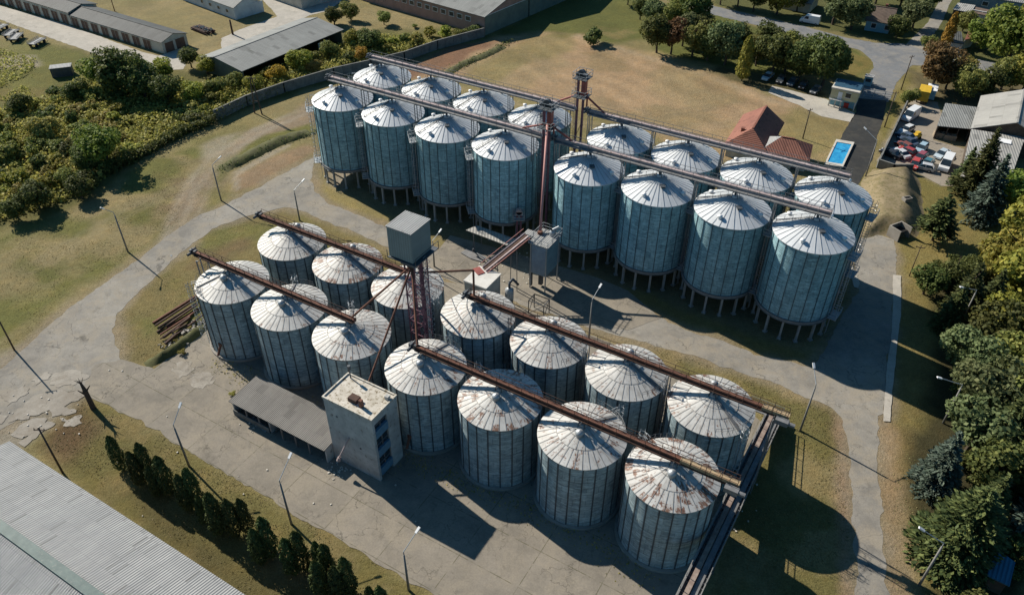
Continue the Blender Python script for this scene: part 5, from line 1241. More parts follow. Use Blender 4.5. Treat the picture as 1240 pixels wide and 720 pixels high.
roofed('tiled_shed', 'low shed with orange-red tiles between the bushes at top right', 'shed', [(1168, 49), (1180, 46), (1184, 37), (1172, 39)], (2.5, 2.5, 3, 3), MT['tiles'], MT['plaster'])
roofed('small_white_shed', 'small dark shed with white topped roof behind the yellow shrub at top right', 'shed', [(1152, 52), (1167, 54), (1164, 39), (1153, 38)], (2.4, 2.4, 2.6, 2.6), MT['corr_dark'], MT['bldg'])
roofed('tiled_cottage', 'cottage with orange roof half hidden by the large tree at top right', 'house', [(1196, 38), (1212, 33), (1210, 24), (1194, 30)], (3, 3, 4, 4), MT['tiles'], MT['plaster'])
a_, b_ = at(949, -2, 3), at(982, 4, 3); gable('old_grey_house', 'grey-roofed old house among trees behind the white van', 'house', a_, b_, 9, 2.8, 5.0, MT['corr_pale'], MT['plaster'], [], [], .4)
roofed('blue_tarp_shed', 'blue roofed little shed in deep shade at the lower right corner', 'shed', [(1195, 697), (1222, 710), (1229, 681), (1203, 662)], (2.2, 2.2, 2.4, 2.4), mat_corr('blue_sheet_roof', (.04, .17, .27), (.03, .12, .20), .4), MT['wood'])
# old cellar pieces on the mound
q = at(1093, 255, 0); o = thing('cellar_vent', 'small concrete vent box on top of the earth mound', 'vent', (q.x, q.y, 2.3), R(20)); mb = MB(); mb.box(-.8, .8, -.5, .5, -.3, .5); mb.build('vent', MT['conc'], o); mb = MB(); mb.box(-.6, .6, -.3, .3, .5, .56); mb.build('grille', MT['black'], o)
q = at(1088, 287, 0); o = thing('cellar_entrance', 'dark open cellar entrance at the foot of the earth mound', 'cellar', (q.x, q.y, 0), R(28)); mb = MB()
mb.box(-1.5, -1.3, -1, 1.4, 0, 2.1); mb.box(1.3, 1.5, -1, 1.4, 0, 2.1); mb.box(-1.3, 1.3, 1.2, 1.4, 0, 2.1); mb.build('wall', MT['conc'], o); mb = MB(); mb.box(-1.28, 1.28, -.4, 1.19, 1.2, 1.26); mb.build('dark_fill_plate', MT['black'], o)  # black plate stands in for the darkness inside the entrance

# ------------------------------------------------------------------ vehicles
def car_meshes(kind):
    if kind == 'van': Lc, Wd, body, cab = 5.4, 1.95, [(-2.7, .35), (-2.72, 1.1), (-2.65, 2.3), (-2.5, 2.42), (.9, 2.42), (1.15, 2.35), (1.95, 1.35), (2.6, 1.1), (2.7, .75), (2.68, .35)], None
    elif kind == 'hatch': Lc, Wd, body, cab = 4.0, 1.7, [(-1.95, .32), (-2.0, .6), (-1.95, .92), (-1.4, .98), (.9, .96), (1.75, .82), (1.98, .62), (1.98, .32)], [(-1.85, .95), (-1.5, 1.40), (-1.1, 1.47), (.1, 1.47), (.35, 1.40), (1.05, .94)]
    else: Lc, Wd, body, cab = 4.5, 1.75, [(-2.2, .32), (-2.26, .62), (-2.2, .93), (-1.3, .98), (.9, .95), (1.95, .82), (2.2, .62), (2.22, .32)], [(-1.65, .95), (-1.1, 1.38), (-.8, 1.44), (.15, 1.44), (.4, 1.38), (1.15, .94)]
    hw = Wd / 2
    def loft(prof, ws):
        mb = MB(); n = len(prof)
        vs = [(x, -w_, z) for (x, z), w_ in zip(prof, ws)] + [(x, w_, z) for (x, z), w_ in zip(prof, ws)]
        mb.add(vs, [tuple(range(n)), tuple(range(2 * n - 1, n - 1, -1))] + [(i, n + i, n + (i + 1) % n, (i + 1) % n) for i in range(n)]); return mb
    zt = max(z for _, z in body)
    if kind == 'van': ws = [hw - .04 if z < .5 else hw if z < 1.4 else hw - .14 for _, z in body]
    else: ws = [hw - .06 if abs(x) < 1.9 and z < .4 else hw - (.12 if abs(x) > 1.9 else 0) for x, z in body]
    b = loft(body, ws); parts = {}
    if cab:
        top = [(x, z) for x, z in cab if z > 1.36]; zc = max(z for _, z in top)
        b.hexa([(top[0][0], -.62, zc - .03), (top[-1][0], -.62, zc - .03), (top[-1][0], .62, zc - .03), (top[0][0], .62, zc - .03)], [(top[0][0] + .1, -.55, zc + .025), (top[-1][0] - .1, -.55, zc + .025), (top[-1][0] - .1, .55, zc + .025), (top[0][0] + .1, .55, zc + .025)])
        for x in (-.35,):
            for s_ in (-1, 1): b.beam((x, s_ * .82, .95), (x, s_ * .64, 1.44), .1, .04, (0, s_, 0))
        g = loft(cab, [.80 if z < 1.2 else .66 if z < 1.42 else .60 for _, z in cab])
    else:
        g = MB()
        g.hexa([(1.18, -.82, 2.30), (1.97, -.90, 1.37), (1.97, .90, 1.37), (1.18, .82, 2.30)], [(1.22, -.82, 2.33), (2.01, -.90, 1.40), (2.01, .90, 1.40), (1.22, .82, 2.33)])
        for s_ in (-1, 1): g.hexa([(.35, s_ * .95, 1.4), (1.55, s_ * .95, 1.4), (1.2, s_ * .86, 2.1), (.35, s_ * .86, 2.1)], [(.35, s_ * .985, 1.4), (1.55, s_ * .985, 1.4), (1.2, s_ * .875, 2.1), (.35, s_ * .875, 2.1)])
    wl = MB(); wl.tube((0, -.11, 0), (0, .11, 0), .31, .31, 14); hub = MB(); hub.tube((0, -.125, 0), (0, .125, 0), .17, .17, 10)
    lt = MB(); xf = max(x for x, _ in body)
    for s_ in (-1, 1): lt.box(xf - .16, xf + .0, s_ * (hw - .38) - .17, s_ * (hw - .38) + .17, .60, .74)
    return dict(b=b, g=mesh_of(g, 'windows', MT['glass']), w=mesh_of(wl, 'wheel', MT['tyre']), h=mesh_of(hub, 'rim', MT['steel']), l=mesh_of(lt, 'headlights', MT['lampw']), wx=(xf - .85, -xf + .8), hw=hw)
CM = {k: car_meshes(k) for k in ('van', 'hatch', 'sedan')}; CB = {}
def paint(col):
    if col not in CB: n = NT('car_paint'); n.base(n.mix(n.ramp(n.noise(1.5, 5), [(.5, 0), (.75, .35)]), col, tuple(x * .6 + .03 for x in col)), .35, .1, .5); CB[col] = n.mat
    return CB[col]
def car(p0, p1, kind, col, label, name='parked_car', cat='car', group=None, z=0, wheels=True):
    a, b = at(*p0), at(*p1); c = (a + b) / 2; m = CM[kind]; ang = math.atan2(b.y - a.y, b.x - a.x)
    rt = thing(name, label, cat, (c.x, c.y, z), ang, group)
    me = mesh_of(m['b'], 'body', paint(col)); o = child('body', me, rt); bv = o.modifiers.new('bevel', 'BEVEL'); bv.width = .05; bv.segments = 2; bv.limit_method = 'ANGLE'
    child('windows', m['g'], rt); child('headlights', m['l'], rt)
    if wheels:
        for x in m['wx']:
            for s_ in (-1, 1): w_ = child('wheel', m['w'], rt, 0, (x, s_ * (m['hw'] - .1), .31)); child('rim', m['h'], w_)
    return rt
car((994, 31), (966, 26), 'van', (.75, .75, .74), 'white panel van parked on the verge of the public road', 'white_van', 'van')
G = 'cars parked under the trees'
car((936, 90), (922, 101), 'sedan', (.42, .55, .62), 'pale blue car, leftmost under the row of trees', group=G)
car((950, 93), (940, 106), 'hatch', (.05, .055, .06), 'black hatchback right of the pale blue car under the trees', group=G)
car((965, 96), (953, 108), 'sedan', (.10, .12, .14), 'dark grey car, middle of the row under the trees', group=G)
car((977, 100), (967, 112), 'hatch', (.07, .05, .04), 'dark brown hatchback, second from the right under the trees', group=G)
car((993, 106), (981, 117), 'sedan', (.12, .13, .14), 'dark car nearest the gatehouse under the trees', group=G)
G = 'vehicles in the scrap yard'
S = [((1112, 137), (1091, 151), 'van', (.72, .73, .73), 'long white van, topmost in the scrap yard'),
 ((1104, 157), (1090, 163), 'hatch', (.62, .63, .62), 'white hatchback below the long white van in the scrap yard'),
 ((1106, 172), (1086, 164), 'sedan', (.09, .12, .17), 'dark blue car in the left row of the scrap yard'),
 ((1106, 178), (1090, 170), 'sedan', (.06, .08, .12), 'very dark blue wreck wedged below the dark blue car'),
 ((1102, 184), (1085, 175), 'hatch', (.22, .07, .05), 'red-brown rusty wreck in the left row of the scrap yard'),
 ((1104, 189), (1090, 183), 'hatch', (.33, .05, .05), 'red wreck below the rusty one in the scrap yard'),
 ((1098, 194), (1080, 183), 'sedan', (.55, .56, .57), 'silver-white car, lower left of the scrap yard'),
 ((1085, 192), (1070, 186), 'sedan', (.03, .03, .035), 'black car in the lower left corner of the scrap yard'),
 ((1120, 178), (1110, 187), 'hatch', (.35, .48, .56), 'light blue hatchback in the middle of the scrap yard'),
 ((1119, 189), (1108, 198), 'hatch', (.30, .08, .10), 'maroon hatchback below the light blue one'),
 ((1127, 195), (1116, 207), 'sedan', (.06, .17, .21), 'dark teal car between the maroon hatchback and the white van'),
 ((1148, 184), (1131, 195), 'sedan', (.45, .52, .56), 'pale blue saloon on the right side of the scrap yard'),
 ((1149, 194), (1139, 212), 'van', (.74, .74, .73), 'white van with dark windscreen at the lower edge of the scrap yard'),
 ((1110, 197), (1104, 207), 'hatch', (.5, .07, .06), 'bright red small car beside the low wall'),
 ((1124, 207), (1110, 204), 'hatch', (.5, .5, .5), 'grey wreck at the bottom of the scrap yard')]
for p0, p1, k, c, l in S: car(p0, p1, k, c, l, 'scrap_vehicle', 'car', G)
q = at(1116, 122); rt = thing('yellow_container', 'bright yellow box trailer at the top of the scrap yard', 'trailer', tuple(q), R(62)); mb = MB(); mb.box(-2.2, 2.2, -1.2, 1.2, .7, 3.0); mb.build('box', MT['yellow'], rt)
for x in (-1.3, 1.3):
    for s_ in (-1, 1): mb = MB(); mb.tube((x, s_ * 1.0 - .12, .4), (x, s_ * 1.0 + .12, .4), .4, .4, 12); mb.build('wheel', MT['tyre'], rt)
q = at(1125, 119); rt = thing('blue_container', 'pale cyan box trailer beside the yellow one', 'trailer', tuple(q), R(62)); mb = MB(); mb.box(-2.0, 2.0, -1.0, 1.0, .5, 2.6); mb.build('box', MT['plaster_blue'], rt); mb = MB(); mb.box(-2.1, 2.1, -1.1, 1.1, 2.6, 2.7); mb.build('roof', MT['lampw'], rt)
q = at(1109, 168); rt = thing('yellow_machine', 'small yellow machine at the edge of the left scrap row', 'machine', tuple(q), R(20)); mb = MB(); mb.box(-.8, .8, -.5, .5, .3, 1.1); mb.box(-.3, .5, -.45, .45, 1.1, 1.6); mb.build('body', MT['yellow'], rt)
for x in (-.5, .5):
    for s_ in (-1, 1): mb = MB(); mb.tube((x, s_ * .5 - .1, .3), (x, s_ * .5 + .1, .3), .3, .3, 10); mb.build('wheel', MT['tyre'], rt)
# flatbed trailers and dumpster, upper left
for i, (p0, p1, l) in enumerate((((-8, 42), (10, 33), 'farm trailer at the very left edge beside the concrete lane'), ((6, 50), (24, 38), 'farm trailer with a pale load bed between two others'), ((14, 55), (28, 42), 'farm trailer with a narrow pale bed, third from the left edge'), ((36, 60), (56, 49), 'dark slatted farm trailer standing right of the others'))):
    a, b = at(*p0), at(*p1); c = (a + b) / 2; ang = math.atan2(b.y - a.y, b.x - a.x); rt = thing('farm_trailer', l, 'trailer', tuple(c), ang, 'farm trailers on the grass')
    mb = MB(); mb.box(-2.4, 2.4, -1.1, 1.1, .9, 1.05); mb.build('bed', MT['corr_light'] if i in (1, 2) else MT['steel_dark'], rt)
    mb = MB()
    for s_ in (-1, 1):
        for z in (1.2, 1.45): mb.beam((-2.4, s_ * 1.12, z), (2.4, s_ * 1.12, z), .05, .12)
    mb.beam((2.4, 0, .8), (3.6, 0, .5), .12, .12); mb.build('frame', MT['steel_dark'], rt)
    for x in (-1.6, 1.5):
        for s_ in (-1, 1): mb = MB(); mb.tube((x, s_ * .9 - .12, .45), (x, s_ * .9 + .12, .45), .45, .45, 12); mb.build('wheel', MT['tyre'], rt)
q = at(77, 91); rt = thing('metal_cabin', 'small dark cabin with a pale flat lid in the rough grass at upper left', 'cabin', tuple(q), R(20)); mb = MB(); mb.box(-2.3, 2.3, -1.2, 1.2, 0, 2.2); mb.build('wall', MT['steel_dark'], rt); mb = MB(); mb.box(-2.4, 2.4, -1.3, 1.3, 2.2, 2.32); mb.build('roof', MT['corr_light'], rt)
# timber / steel pile on the grass
q = at(246, 38); rt = thing('steel_pile', 'pile of rusty steel profiles with pale stones on the grass behind the shed', 'pile', tuple(q), R(-38)); mb = MB()
for i in range(14): y = -1.3 + (i % 7) * .42; mb.beam((-4 + random.random(), y, .2 + (i // 7) * .5), (4 - random.random(), y + random.uniform(-.3, .3), .25 + (i // 7) * .5), .28, .28)
mb.build('profiles', MT['rust_dark'], rt)
mb = MB()
for i in range(14): x, y = random.uniform(-3.5, 3.5), random.uniform(-1, 1); s_ = random.uniform(.25, .5); mb.beam((x, y, .9), (x + s_, y + .2, 1.0 + s_ * .5), s_, s_)
mb.build('stones', MT['conc_white'], rt)
# rusty beams beside the first low silo
for i, (p0, p1, w_, l) in enumerate((((185, 391), (241, 356), .26, 'outermost'), ((188, 394), (243, 358), .2, 'second'), ((192, 396), (232, 370), .2, 'third'), ((190, 402), (240, 368), .22, 'fourth'), ((194, 405), (246, 371), .18, 'fifth'), ((198, 408), (230, 384), .3, 'short thick'), ((204, 412), (250, 378), .2, 'seventh'), ((194, 410), (226, 392), .16, 'eighth'), ((212, 400), (236, 376), .16, 'crooked'), ((202, 396), (248, 368), .14, 'thinnest'), ((200, 416), (214, 404), .3, 'stubby'))):
    a, b = at(*p0, .15 + (i % 3) * .18), at(*p1, .2 + (i % 4) * .15); o = MB().beam(a, b, w_, w_ * 1.2).build('rusty_beam', MT['rust_dark'] if i % 4 else MT['rust']); tag(o, f'long rusty steel beam left of the first low silo, {l} one seen from the road', 'beam', 'rusty beams beside the first low silo')
mb = MB()
for i in range(70):
    t = random.random(); px = 200 + t * 50 + random.uniform(-8, 6); py = 424 - t * 34 + random.uniform(-8, 7); q = at(px, py, .1); s_ = random.uniform(.15, .5)
    mb.beam(q, q + Vector((random.uniform(-.5, .5), random.uniform(-.5, .5), random.uniform(.05, .3))), s_, s_ * .6)
tag(mb.build('rubble', MT['conc']), 'broken concrete rubble strewn along the bank beside the beams', 'rubble', kind='stuff')
# blue-green debris in front of building, small bits on yards
mb = MB()
LT = [(10, 470, 90, 60), (300, 495, 40, 30), (395, 560, 30, 20), (580, 300, 60, 50), (860, 540, 60, 120), (120, 440, 400, 200)]
for i in range(200):
    x0, y0, w0, h0 = random.choice(LT); q = at(x0 + random.random() * w0, y0 + random.random() * h0, .05); s_ = random.uniform(.06, .20)
    mb.beam(q, q + Vector((s_, random.uniform(-s_, s_), .05)), s_, s_ * .7)
tag(mb.build('litter', MT['conc_white']), 'small pale stones and litter scattered over the yards', 'litter', kind='stuff')
# ------------------------------------------------------------------ vegetation
def quads(name, C, N, S, m, asp=1.0, up=None):
    """one small leaf-clump quad per centre C, normal N, size S"""
    n = len(C); a = rng.normal(size=(n, 3)) if up is None else up + rng.normal(size=(n, 3)) * .15
    a -= (a * N).sum(1)[:, None] * N; a /= np.linalg.norm(a, axis=1)[:, None] + 1e-9; b = np.cross(N, a)
    a = a * (S * asp / 2)[:, None]; b = b * (S / 2)[:, None]
    v = np.stack([C - a * .9, C - b * .75 + a * .1, C + a, C + b * .75 - a * .05], 1).reshape(-1, 3)
    f = np.arange(4 * n).reshape(n, 4); me = npmesh(name, v, f); me.materials.append(m); return me
def unit(v): return v / (np.linalg.norm(v, axis=1)[:, None] + 1e-9)
def crown_round(seed, Rr, z0, z1, n, leaf, m, k=11, hollow=.72, gap=.25):
    r = np.random.default_rng(seed); zc = (z0 + z1) / 2; hz = (z1 - z0) / 2
    lc = unit(r.normal(size=(k, 3))) * (r.random((k, 1)) ** .5) * .62 * np.array([Rr, Rr, hz]) + np.array([0, 0, zc])
    lr = r.uniform(.30, .52, k)
    w_ = lr ** 2; w_ /= w_.sum(); ix = r.choice(k, n, p=w_)
    d = unit(r.normal(size=(n, 3))); rad = r.uniform(hollow, 1.08, n) ** 1
    C = lc[ix] + d * (rad * lr[ix])[:, None] * np.array([Rr, Rr, hz * 1.0])
    nz = np.array([noise.noise(Vector(c * (1.6 / Rr * 2) + seed)) for c in C]); C = C[nz > -gap]; d = d[nz > -gap]
    C[:, 2] = np.maximum(C[:, 2], z0 * .8 + .1)
    N = unit(d + r.normal(size=d.shape) * .65 + np.array([0, 0, .3])); S = r.uniform(.6, 1.35, len(C)) * leaf
    return quads('crown', C, N, S, m)
def crown_conifer(seed, Rr, z0, z1, m, leaf=.42, layers=26, droop=.35, power=.9, dens=1.0):
    r = np.random.default_rng(seed); C = []; N = []; U = []; S = []
    for i in range(layers):
        t = i / (layers - 1); z = z0 + (z1 - z0) * t; br = Rr * (1 - t) ** power * r.uniform(.85, 1.1) + .15
        nb = int((6 + 11 * (1 - t)) * dens)
        for j in range(nb):
            a = r.random() * 2 * math.pi; L_ = br * r.uniform(.65, 1.15); ks = max(3, int(L_ / (leaf * .38)))
            for q in range(ks):
                s_ = (q + .5) / ks; rad = L_ * s_; zz = z - droop * L_ * s_ ** 1.4 + .12 * L_ * s_; wd = .34 * L_ * (1 - s_ * .6)
                for _ in range(2):
                    o = r.normal() * wd * .5; C.append((rad * math.cos(a) - o * math.sin(a), rad * math.sin(a) + o * math.cos(a), zz + r.normal() * .10))
                    N.append((-.3 * math.cos(a) + r.normal() * .35, -.3 * math.sin(a) + r.normal() * .35, 1)); U.append((math.cos(a), math.sin(a), -droop)); S.append(leaf * r.uniform(.6, 1.25))
    return quads('crown', np.array(C), unit(np.array(N)), np.array(S), m, 1.7, np.array(U))
def crown_column(seed, Rr, z0, z1, n, leaf, m, twin=False):
    r = np.random.default_rng(seed); t = r.random(n) ** .85; z = z0 + (z1 - z0) * t; a = r.random(n) * 2 * math.pi
    prof = np.minimum(1, (t * 6 + .45)) * np.sqrt(np.maximum(0, 1 - t ** 2.6)) * (1 + .16 * np.sin(a * 3 + z * 1.7 + seed) + .10 * np.sin(a * 7 - z * 2.9)); rad = Rr * prof * r.uniform(.72, 1.05, n)
    C = np.stack([rad * np.cos(a), rad * np.sin(a), z], 1); N = unit(np.stack([np.cos(a), np.sin(a), .3 + 0 * a], 1) + r.normal(size=(n, 3)) * .5)
    return quads('crown', C, N, r.uniform(.6, 1.3, n) * leaf, m, 1.5, np.tile([0, 0, 1.], (n, 1)))
def trunk_mesh(seed, h, r0, limbs=6, zl=.45, spread=2.2):
    rr = random.Random(seed); mb = MB(); pts = [Vector((0, 0, -.1))]
    for i in range(5): pts.append(Vector((rr.uniform(-.12, .12) * (i + 1), rr.uniform(-.12, .12) * (i + 1), h * (i + 1) / 5)))
    for i in range(5): mb.tube(pts[i], pts[i + 1], r0 * (1 - i * .17), r0 * (1 - (i + 1) * .17), 7, False)
    for i in range(limbs):
        t = zl + (1 - zl) * rr.random(); k = min(4, int(t * 5)); b = pts[k].lerp(pts[k + 1], t * 5 - k); a = rr.random() * 6.28; L_ = spread * rr.uniform(.6, 1.1)
        m_ = b + Vector((math.cos(a) * L_ * .5, math.sin(a) * L_ * .5, L_ * .45)); e = m_ + Vector((math.cos(a + .3) * L_ * .5, math.sin(a + .3) * L_ * .5, L_ * .5))
        mb.tube(b, m_, r0 * .35, r0 * .24, 5, False); mb.tube(m_, e, r0 * .24, r0 * .08, 5, False)
    return mesh_of(mb, 'trunk', MT['bark'])
MC = {}
def crown(kind, v, matk):
    key = (kind, v, matk)
    if key in MC: return MC[key]
    m = MT[matk]; s = 100 + v * 17 + len(kind)
    if kind == 'tree': me = crown_round(s, 4.4, 1.5, 9.2, 5600, .50, m, 15), trunk_mesh(s, 6.0, .28, 8, .35, 2.6)
    elif kind == 'bigtree': me = crown_round(s, 4.6, .9, 8.5, 6500, .52, m, 16), trunk_mesh(s, 5.5, .3, 8, .3, 2.6)
    elif kind == 'shrub': me = crown_round(s, 2.4, .0, 3.0, 2300, .38, m, 7, .45, .12), trunk_mesh(s, 1.6, .1, 7, .1, 1.4)
    elif kind == 'spruce': me = crown_conifer(s, 3.4, .9, 11.0, m, .42, 28, .40, .85), trunk_mesh(s, 10.5, .26, 0)
    elif kind == 'bigspruce': me = crown_conifer(s, 5.0, .5, 12.0, m, .48, 34, .30, .6, 1.3), trunk_mesh(s, 11.0, .34, 0)
    elif kind == 'pine': me = crown_conifer(s, 3.1, 1.8, 7.6, m, .40, 17, .10, .65, 1.0), trunk_mesh(s, 7.2, .22, 0)
    elif kind == 'thuja': me = crown_column(s, .90, .3, 6.6, 3000, .20, m), trunk_mesh(s, 4.0, .1, 0)
    elif kind == 'poplar': me = crown_column(s, 1.7, .8, 11.5, 2600, .42, m), trunk_mesh(s, 9.0, .2, 4, .3, 1.2)
    MC[key] = me; return me
def plant(kind, matk, pos, sc, label, cat, name, v=0, group=None, sq=1.0, px=True):
    q = at(*pos) if px else Vector(pos); cm, tm = crown(kind, v, matk)
    rt = thing(name, label, cat, tuple(q), random.uniform(0, 6.28), group); rt.scale = (sc, sc, sc * sq)
    child('crown', cm, rt); child('trunk', tm, rt, random.uniform(0, 6.28)); return rt
# cypress row
G = 'clipped cypresses in the front row'
CY = [(149, 568, .92), (172, 586, .9), (184, 580, 1.0), (193, 599, .82), (207, 597, 1.02), (230, 616, .95), (241, 612, 1.03), (250, 632, .72), (268, 644, 1.08), (287, 647, .98), (301, 643, .9), (317, 680, .92), (329, 672, 1.05), (355, 693, .95), (368, 688, 1.03), (389, 690, .8), (400, 700, .95), (391, 722, 1.0), (412, 728, .98), (424, 720, 1.04), (452, 744, .8), (465, 748, .9), (490, 760, .9)]
for i, (x, y, s) in enumerate(CY):
    ln = f'dark columnar cypress, number {ORD[i]} from the upper left end of the row' if i < 8 else f'dark columnar cypress, {"taller" if s >= 1 else "shorter"} one near the {["concrete tower side", "middle", "warehouse side"][i % 3]} of the row'
    ln = f'dark columnar cypress, {["first", "second", "third", "fourth", "fifth", "sixth", "seventh", "eighth", "ninth", "tenth", "eleventh", "twelfth", "thirteenth", "fourteenth", "fifteenth", "sixteenth", "seventeenth", "eighteenth", "nineteenth", "twentieth", "twenty-first", "twenty-second", "last"][i]} of the row counted from its upper left end'
    plant('thuja', 'lf_thuja', (x, y), s * .98, ln, 'cypress', 'cypress_tree', i % 4, G)
# tree belt by the field
for i, (x, y, s, m, l) in enumerate(((795, 64, .85, 'lf_dark', 'dark round tree at the left end of the belt behind the field'), (812, 66, .8, 'lf_orange', 'brownish green tree second in the belt behind the field'), (838, 69, .85, 'lf_mid', 'mid green tree behind the field, left of the forked tree'), (856, 74, .7, 'lf_dark', 'narrow dark tree next to the forked one behind the field'), (877, 79, .95, 'lf_pale', 'pale leaved tree with visible forked trunk left of the golden poplar'), (934, 91, .92, 'lf_dark', 'dark tree above the pale blue parked car'), (950, 88, .8, 'lf_mid', 'greener tree squeezed between two dark ones above the parked cars'), (966, 98, .98, 'lf_dark', 'dark broad tree above the middle parked cars'), (995, 104, 1.08, 'lf_dark', 'broadest dark tree beside the gatehouse'), (915, 80, .7, 'lf_mid', 'loose green tree right behind the golden poplar'))):
    plant('tree', m, (x, y), s * 1.32, l, 'tree', 'broadleaf_tree', i % 4, 'trees of the belt behind the field')
for i, (x, y, s, m, l) in enumerate(((868, 58, .8, 'lf_mid', 'green tree in the second line of the belt above the forked tree'), (892, 64, .85, 'lf_dark', 'dark tree in the second line of the belt left of the poplar top'), (924, 70, .9, 'lf_dark', 'dark tree in the second line of the belt right of the poplar top'), (948, 76, .85, 'lf_mid', 'green tree in the second line above the parked cars'), (980, 84, .9, 'lf_dark', 'dark tree in the second line between the two broadest trees'), (1008, 92, .8, 'lf_mid', 'green tree tucked behind the broadest dark tree'), (826, 56, .85, 'lf_pale', 'pale green tree where belt and road bend clump meet'), (849, 58, .8, 'lf_dark', 'dark tree at the seam between belt and road bend clump'))):
    plant('tree', m, (x, y), s * 1.15, l, 'tree', 'broadleaf_tree', (i + 2) % 4, 'trees of the belt behind the field')
plant('poplar', 'lf_yel', (898, 98), .95, 'slender golden-green poplar leaning in the belt behind the field', 'tree', 'poplar_tree')
plant('shrub', 'lf_dark', (719, 53), 1.5, 'single dark round bush in the middle of the dry field edge', 'bush', 'round_bush', 2)
for i, (x, y, s, m, l) in enumerate(((775, 24, .7, 'lf_dark', 'dark slim tree at the left of the top centre clump'), (790, 30, .9, 'lf_pale', 'pale grey-green tree in the top centre clump'), (812, 34, .9, 'lf_mid', 'green tree below the tall dark tree at top centre'), (838, 34, 1.3, 'lf_dark', 'tall dark tree at the bend of the public road'), (855, 45, .75, 'lf_dark', 'small dark tree at the road bend'), (760, 6, .8, 'lf_dark', 'dark tree cut by the top edge right of the field track'), (822, 20, .9, 'lf_mid', 'mid green tree behind the tall dark tree at top centre'))):
    plant('tree', m, (x, y), s, l, 'tree', 'broadleaf_tree', (i + 1) % 4, 'trees at the road bend')
plant('shrub', 'lf_gold', (808, 27), 1.1, 'golden shrub in the top centre clump', 'shrub', 'golden_shrub')
# beyond public road
VR = [(872, 6, .8, 'tree', 'lf_dark', 'dark tree at the start of the verge beyond the public road'), (893, 8, .85, 'tree', 'lf_orange', 'brownish tree beyond the public road near the top'), (912, 14, .8, 'tree', 'lf_dark', 'dark tree left of the yellow-green one beyond the road'), (940, 18, .95, 'bigtree', 'lf_yel', 'yellow-green tree beyond the public road left of the white van'),
 (965, 14, .8, 'tree', 'lf_dark', 'dark tree just behind the white van'), (1008, 30, 1.0, 'bigtree', 'lf_pale', 'silvery willow right of the white van'), (1030, 36, 1.05, 'bigtree', 'lf_pale', 'broad silvery willow left of the blue-walled house'), (1020, 14, 1.0, 'bigtree', 'lf_dark', 'dark tree behind the silvery willows'), (1085, 46, .62, 'bigtree', 'lf_dark', 'low dark bush at the roadside right of the blue-walled house'),
 (1105, 34, .85, 'bigtree', 'lf_pale', 'grey-green tree right of the blue-walled house'), (1060, 5, 1.0, 'tree', 'lf_dark', 'dark tree behind the blue-walled house'), (1090, 8, 1.1, 'tree', 'lf_dark', 'large dark tree at the top edge left of the side lane'), (1122, 14, .8, 'tree', 'lf_dark', 'dark tree overhanging the side lane'), (1143, 60, .7, 'poplar', 'lf_gold', 'bright yellow shrub-like tree by the public road'),
 (1120, 62, .45, 'tree', 'lf_mid', 'small green tree at the lane mouth'), (1165, 38, .6, 'bigtree', 'lf_mid', 'bushy tree behind the small dark shed at top right'), (1185, 60, .8, 'bigtree', 'lf_bright', 'light green tree at the road edge in the top right'), (1218, 78, 1.55, 'bigtree', 'lf_bright', 'very large light green tree at the top right'), (1240, 52, 1.1, 'bigtree', 'lf_yel', 'yellowish tree at the right edge above the large green one'),
 (1196, 52, .7, 'bigtree', 'lf_yel', 'yellow-tinged tree beside the orange cottage roof'), (1128, 108, 1.05, 'tree', 'lf_orange', 'rusty brown autumn tree beside the gate apron'), (1145, 108, .75, 'bigtree', 'lf_orange', 'lower rusty bush right of the autumn tree'), (1168, 122, .85, 'bigtree', 'lf_mid', 'dense green bush above the lean-to roof'), (1190, 118, .8, 'bigtree', 'lf_dark', 'dark green bush behind the grey barn'),
 (1212, 108, .85, 'bigtree', 'lf_mid', 'green bush behind the barn ridge'), (1237, 112, .9, 'bigtree', 'lf_yel', 'yellow-green bush at the right edge behind the barn'), (1160, 100, .7, 'bigtree', 'lf_brush', 'scruffy bush near the public road right of the autumn tree'), (1240, 92, .9, 'bigtree', 'lf_mid', 'green tree at the right edge below the very large one'), (1098, 128, .42, 'bigtree', 'lf_mid', 'round olive bush between the gate and the yellow trailer')]
for i, (x, y, s, k, m, l) in enumerate(VR): plant(k, m, (x, y), s * 1.2, l, 'tree', 'village_tree', i % 4, 'trees of the village side')
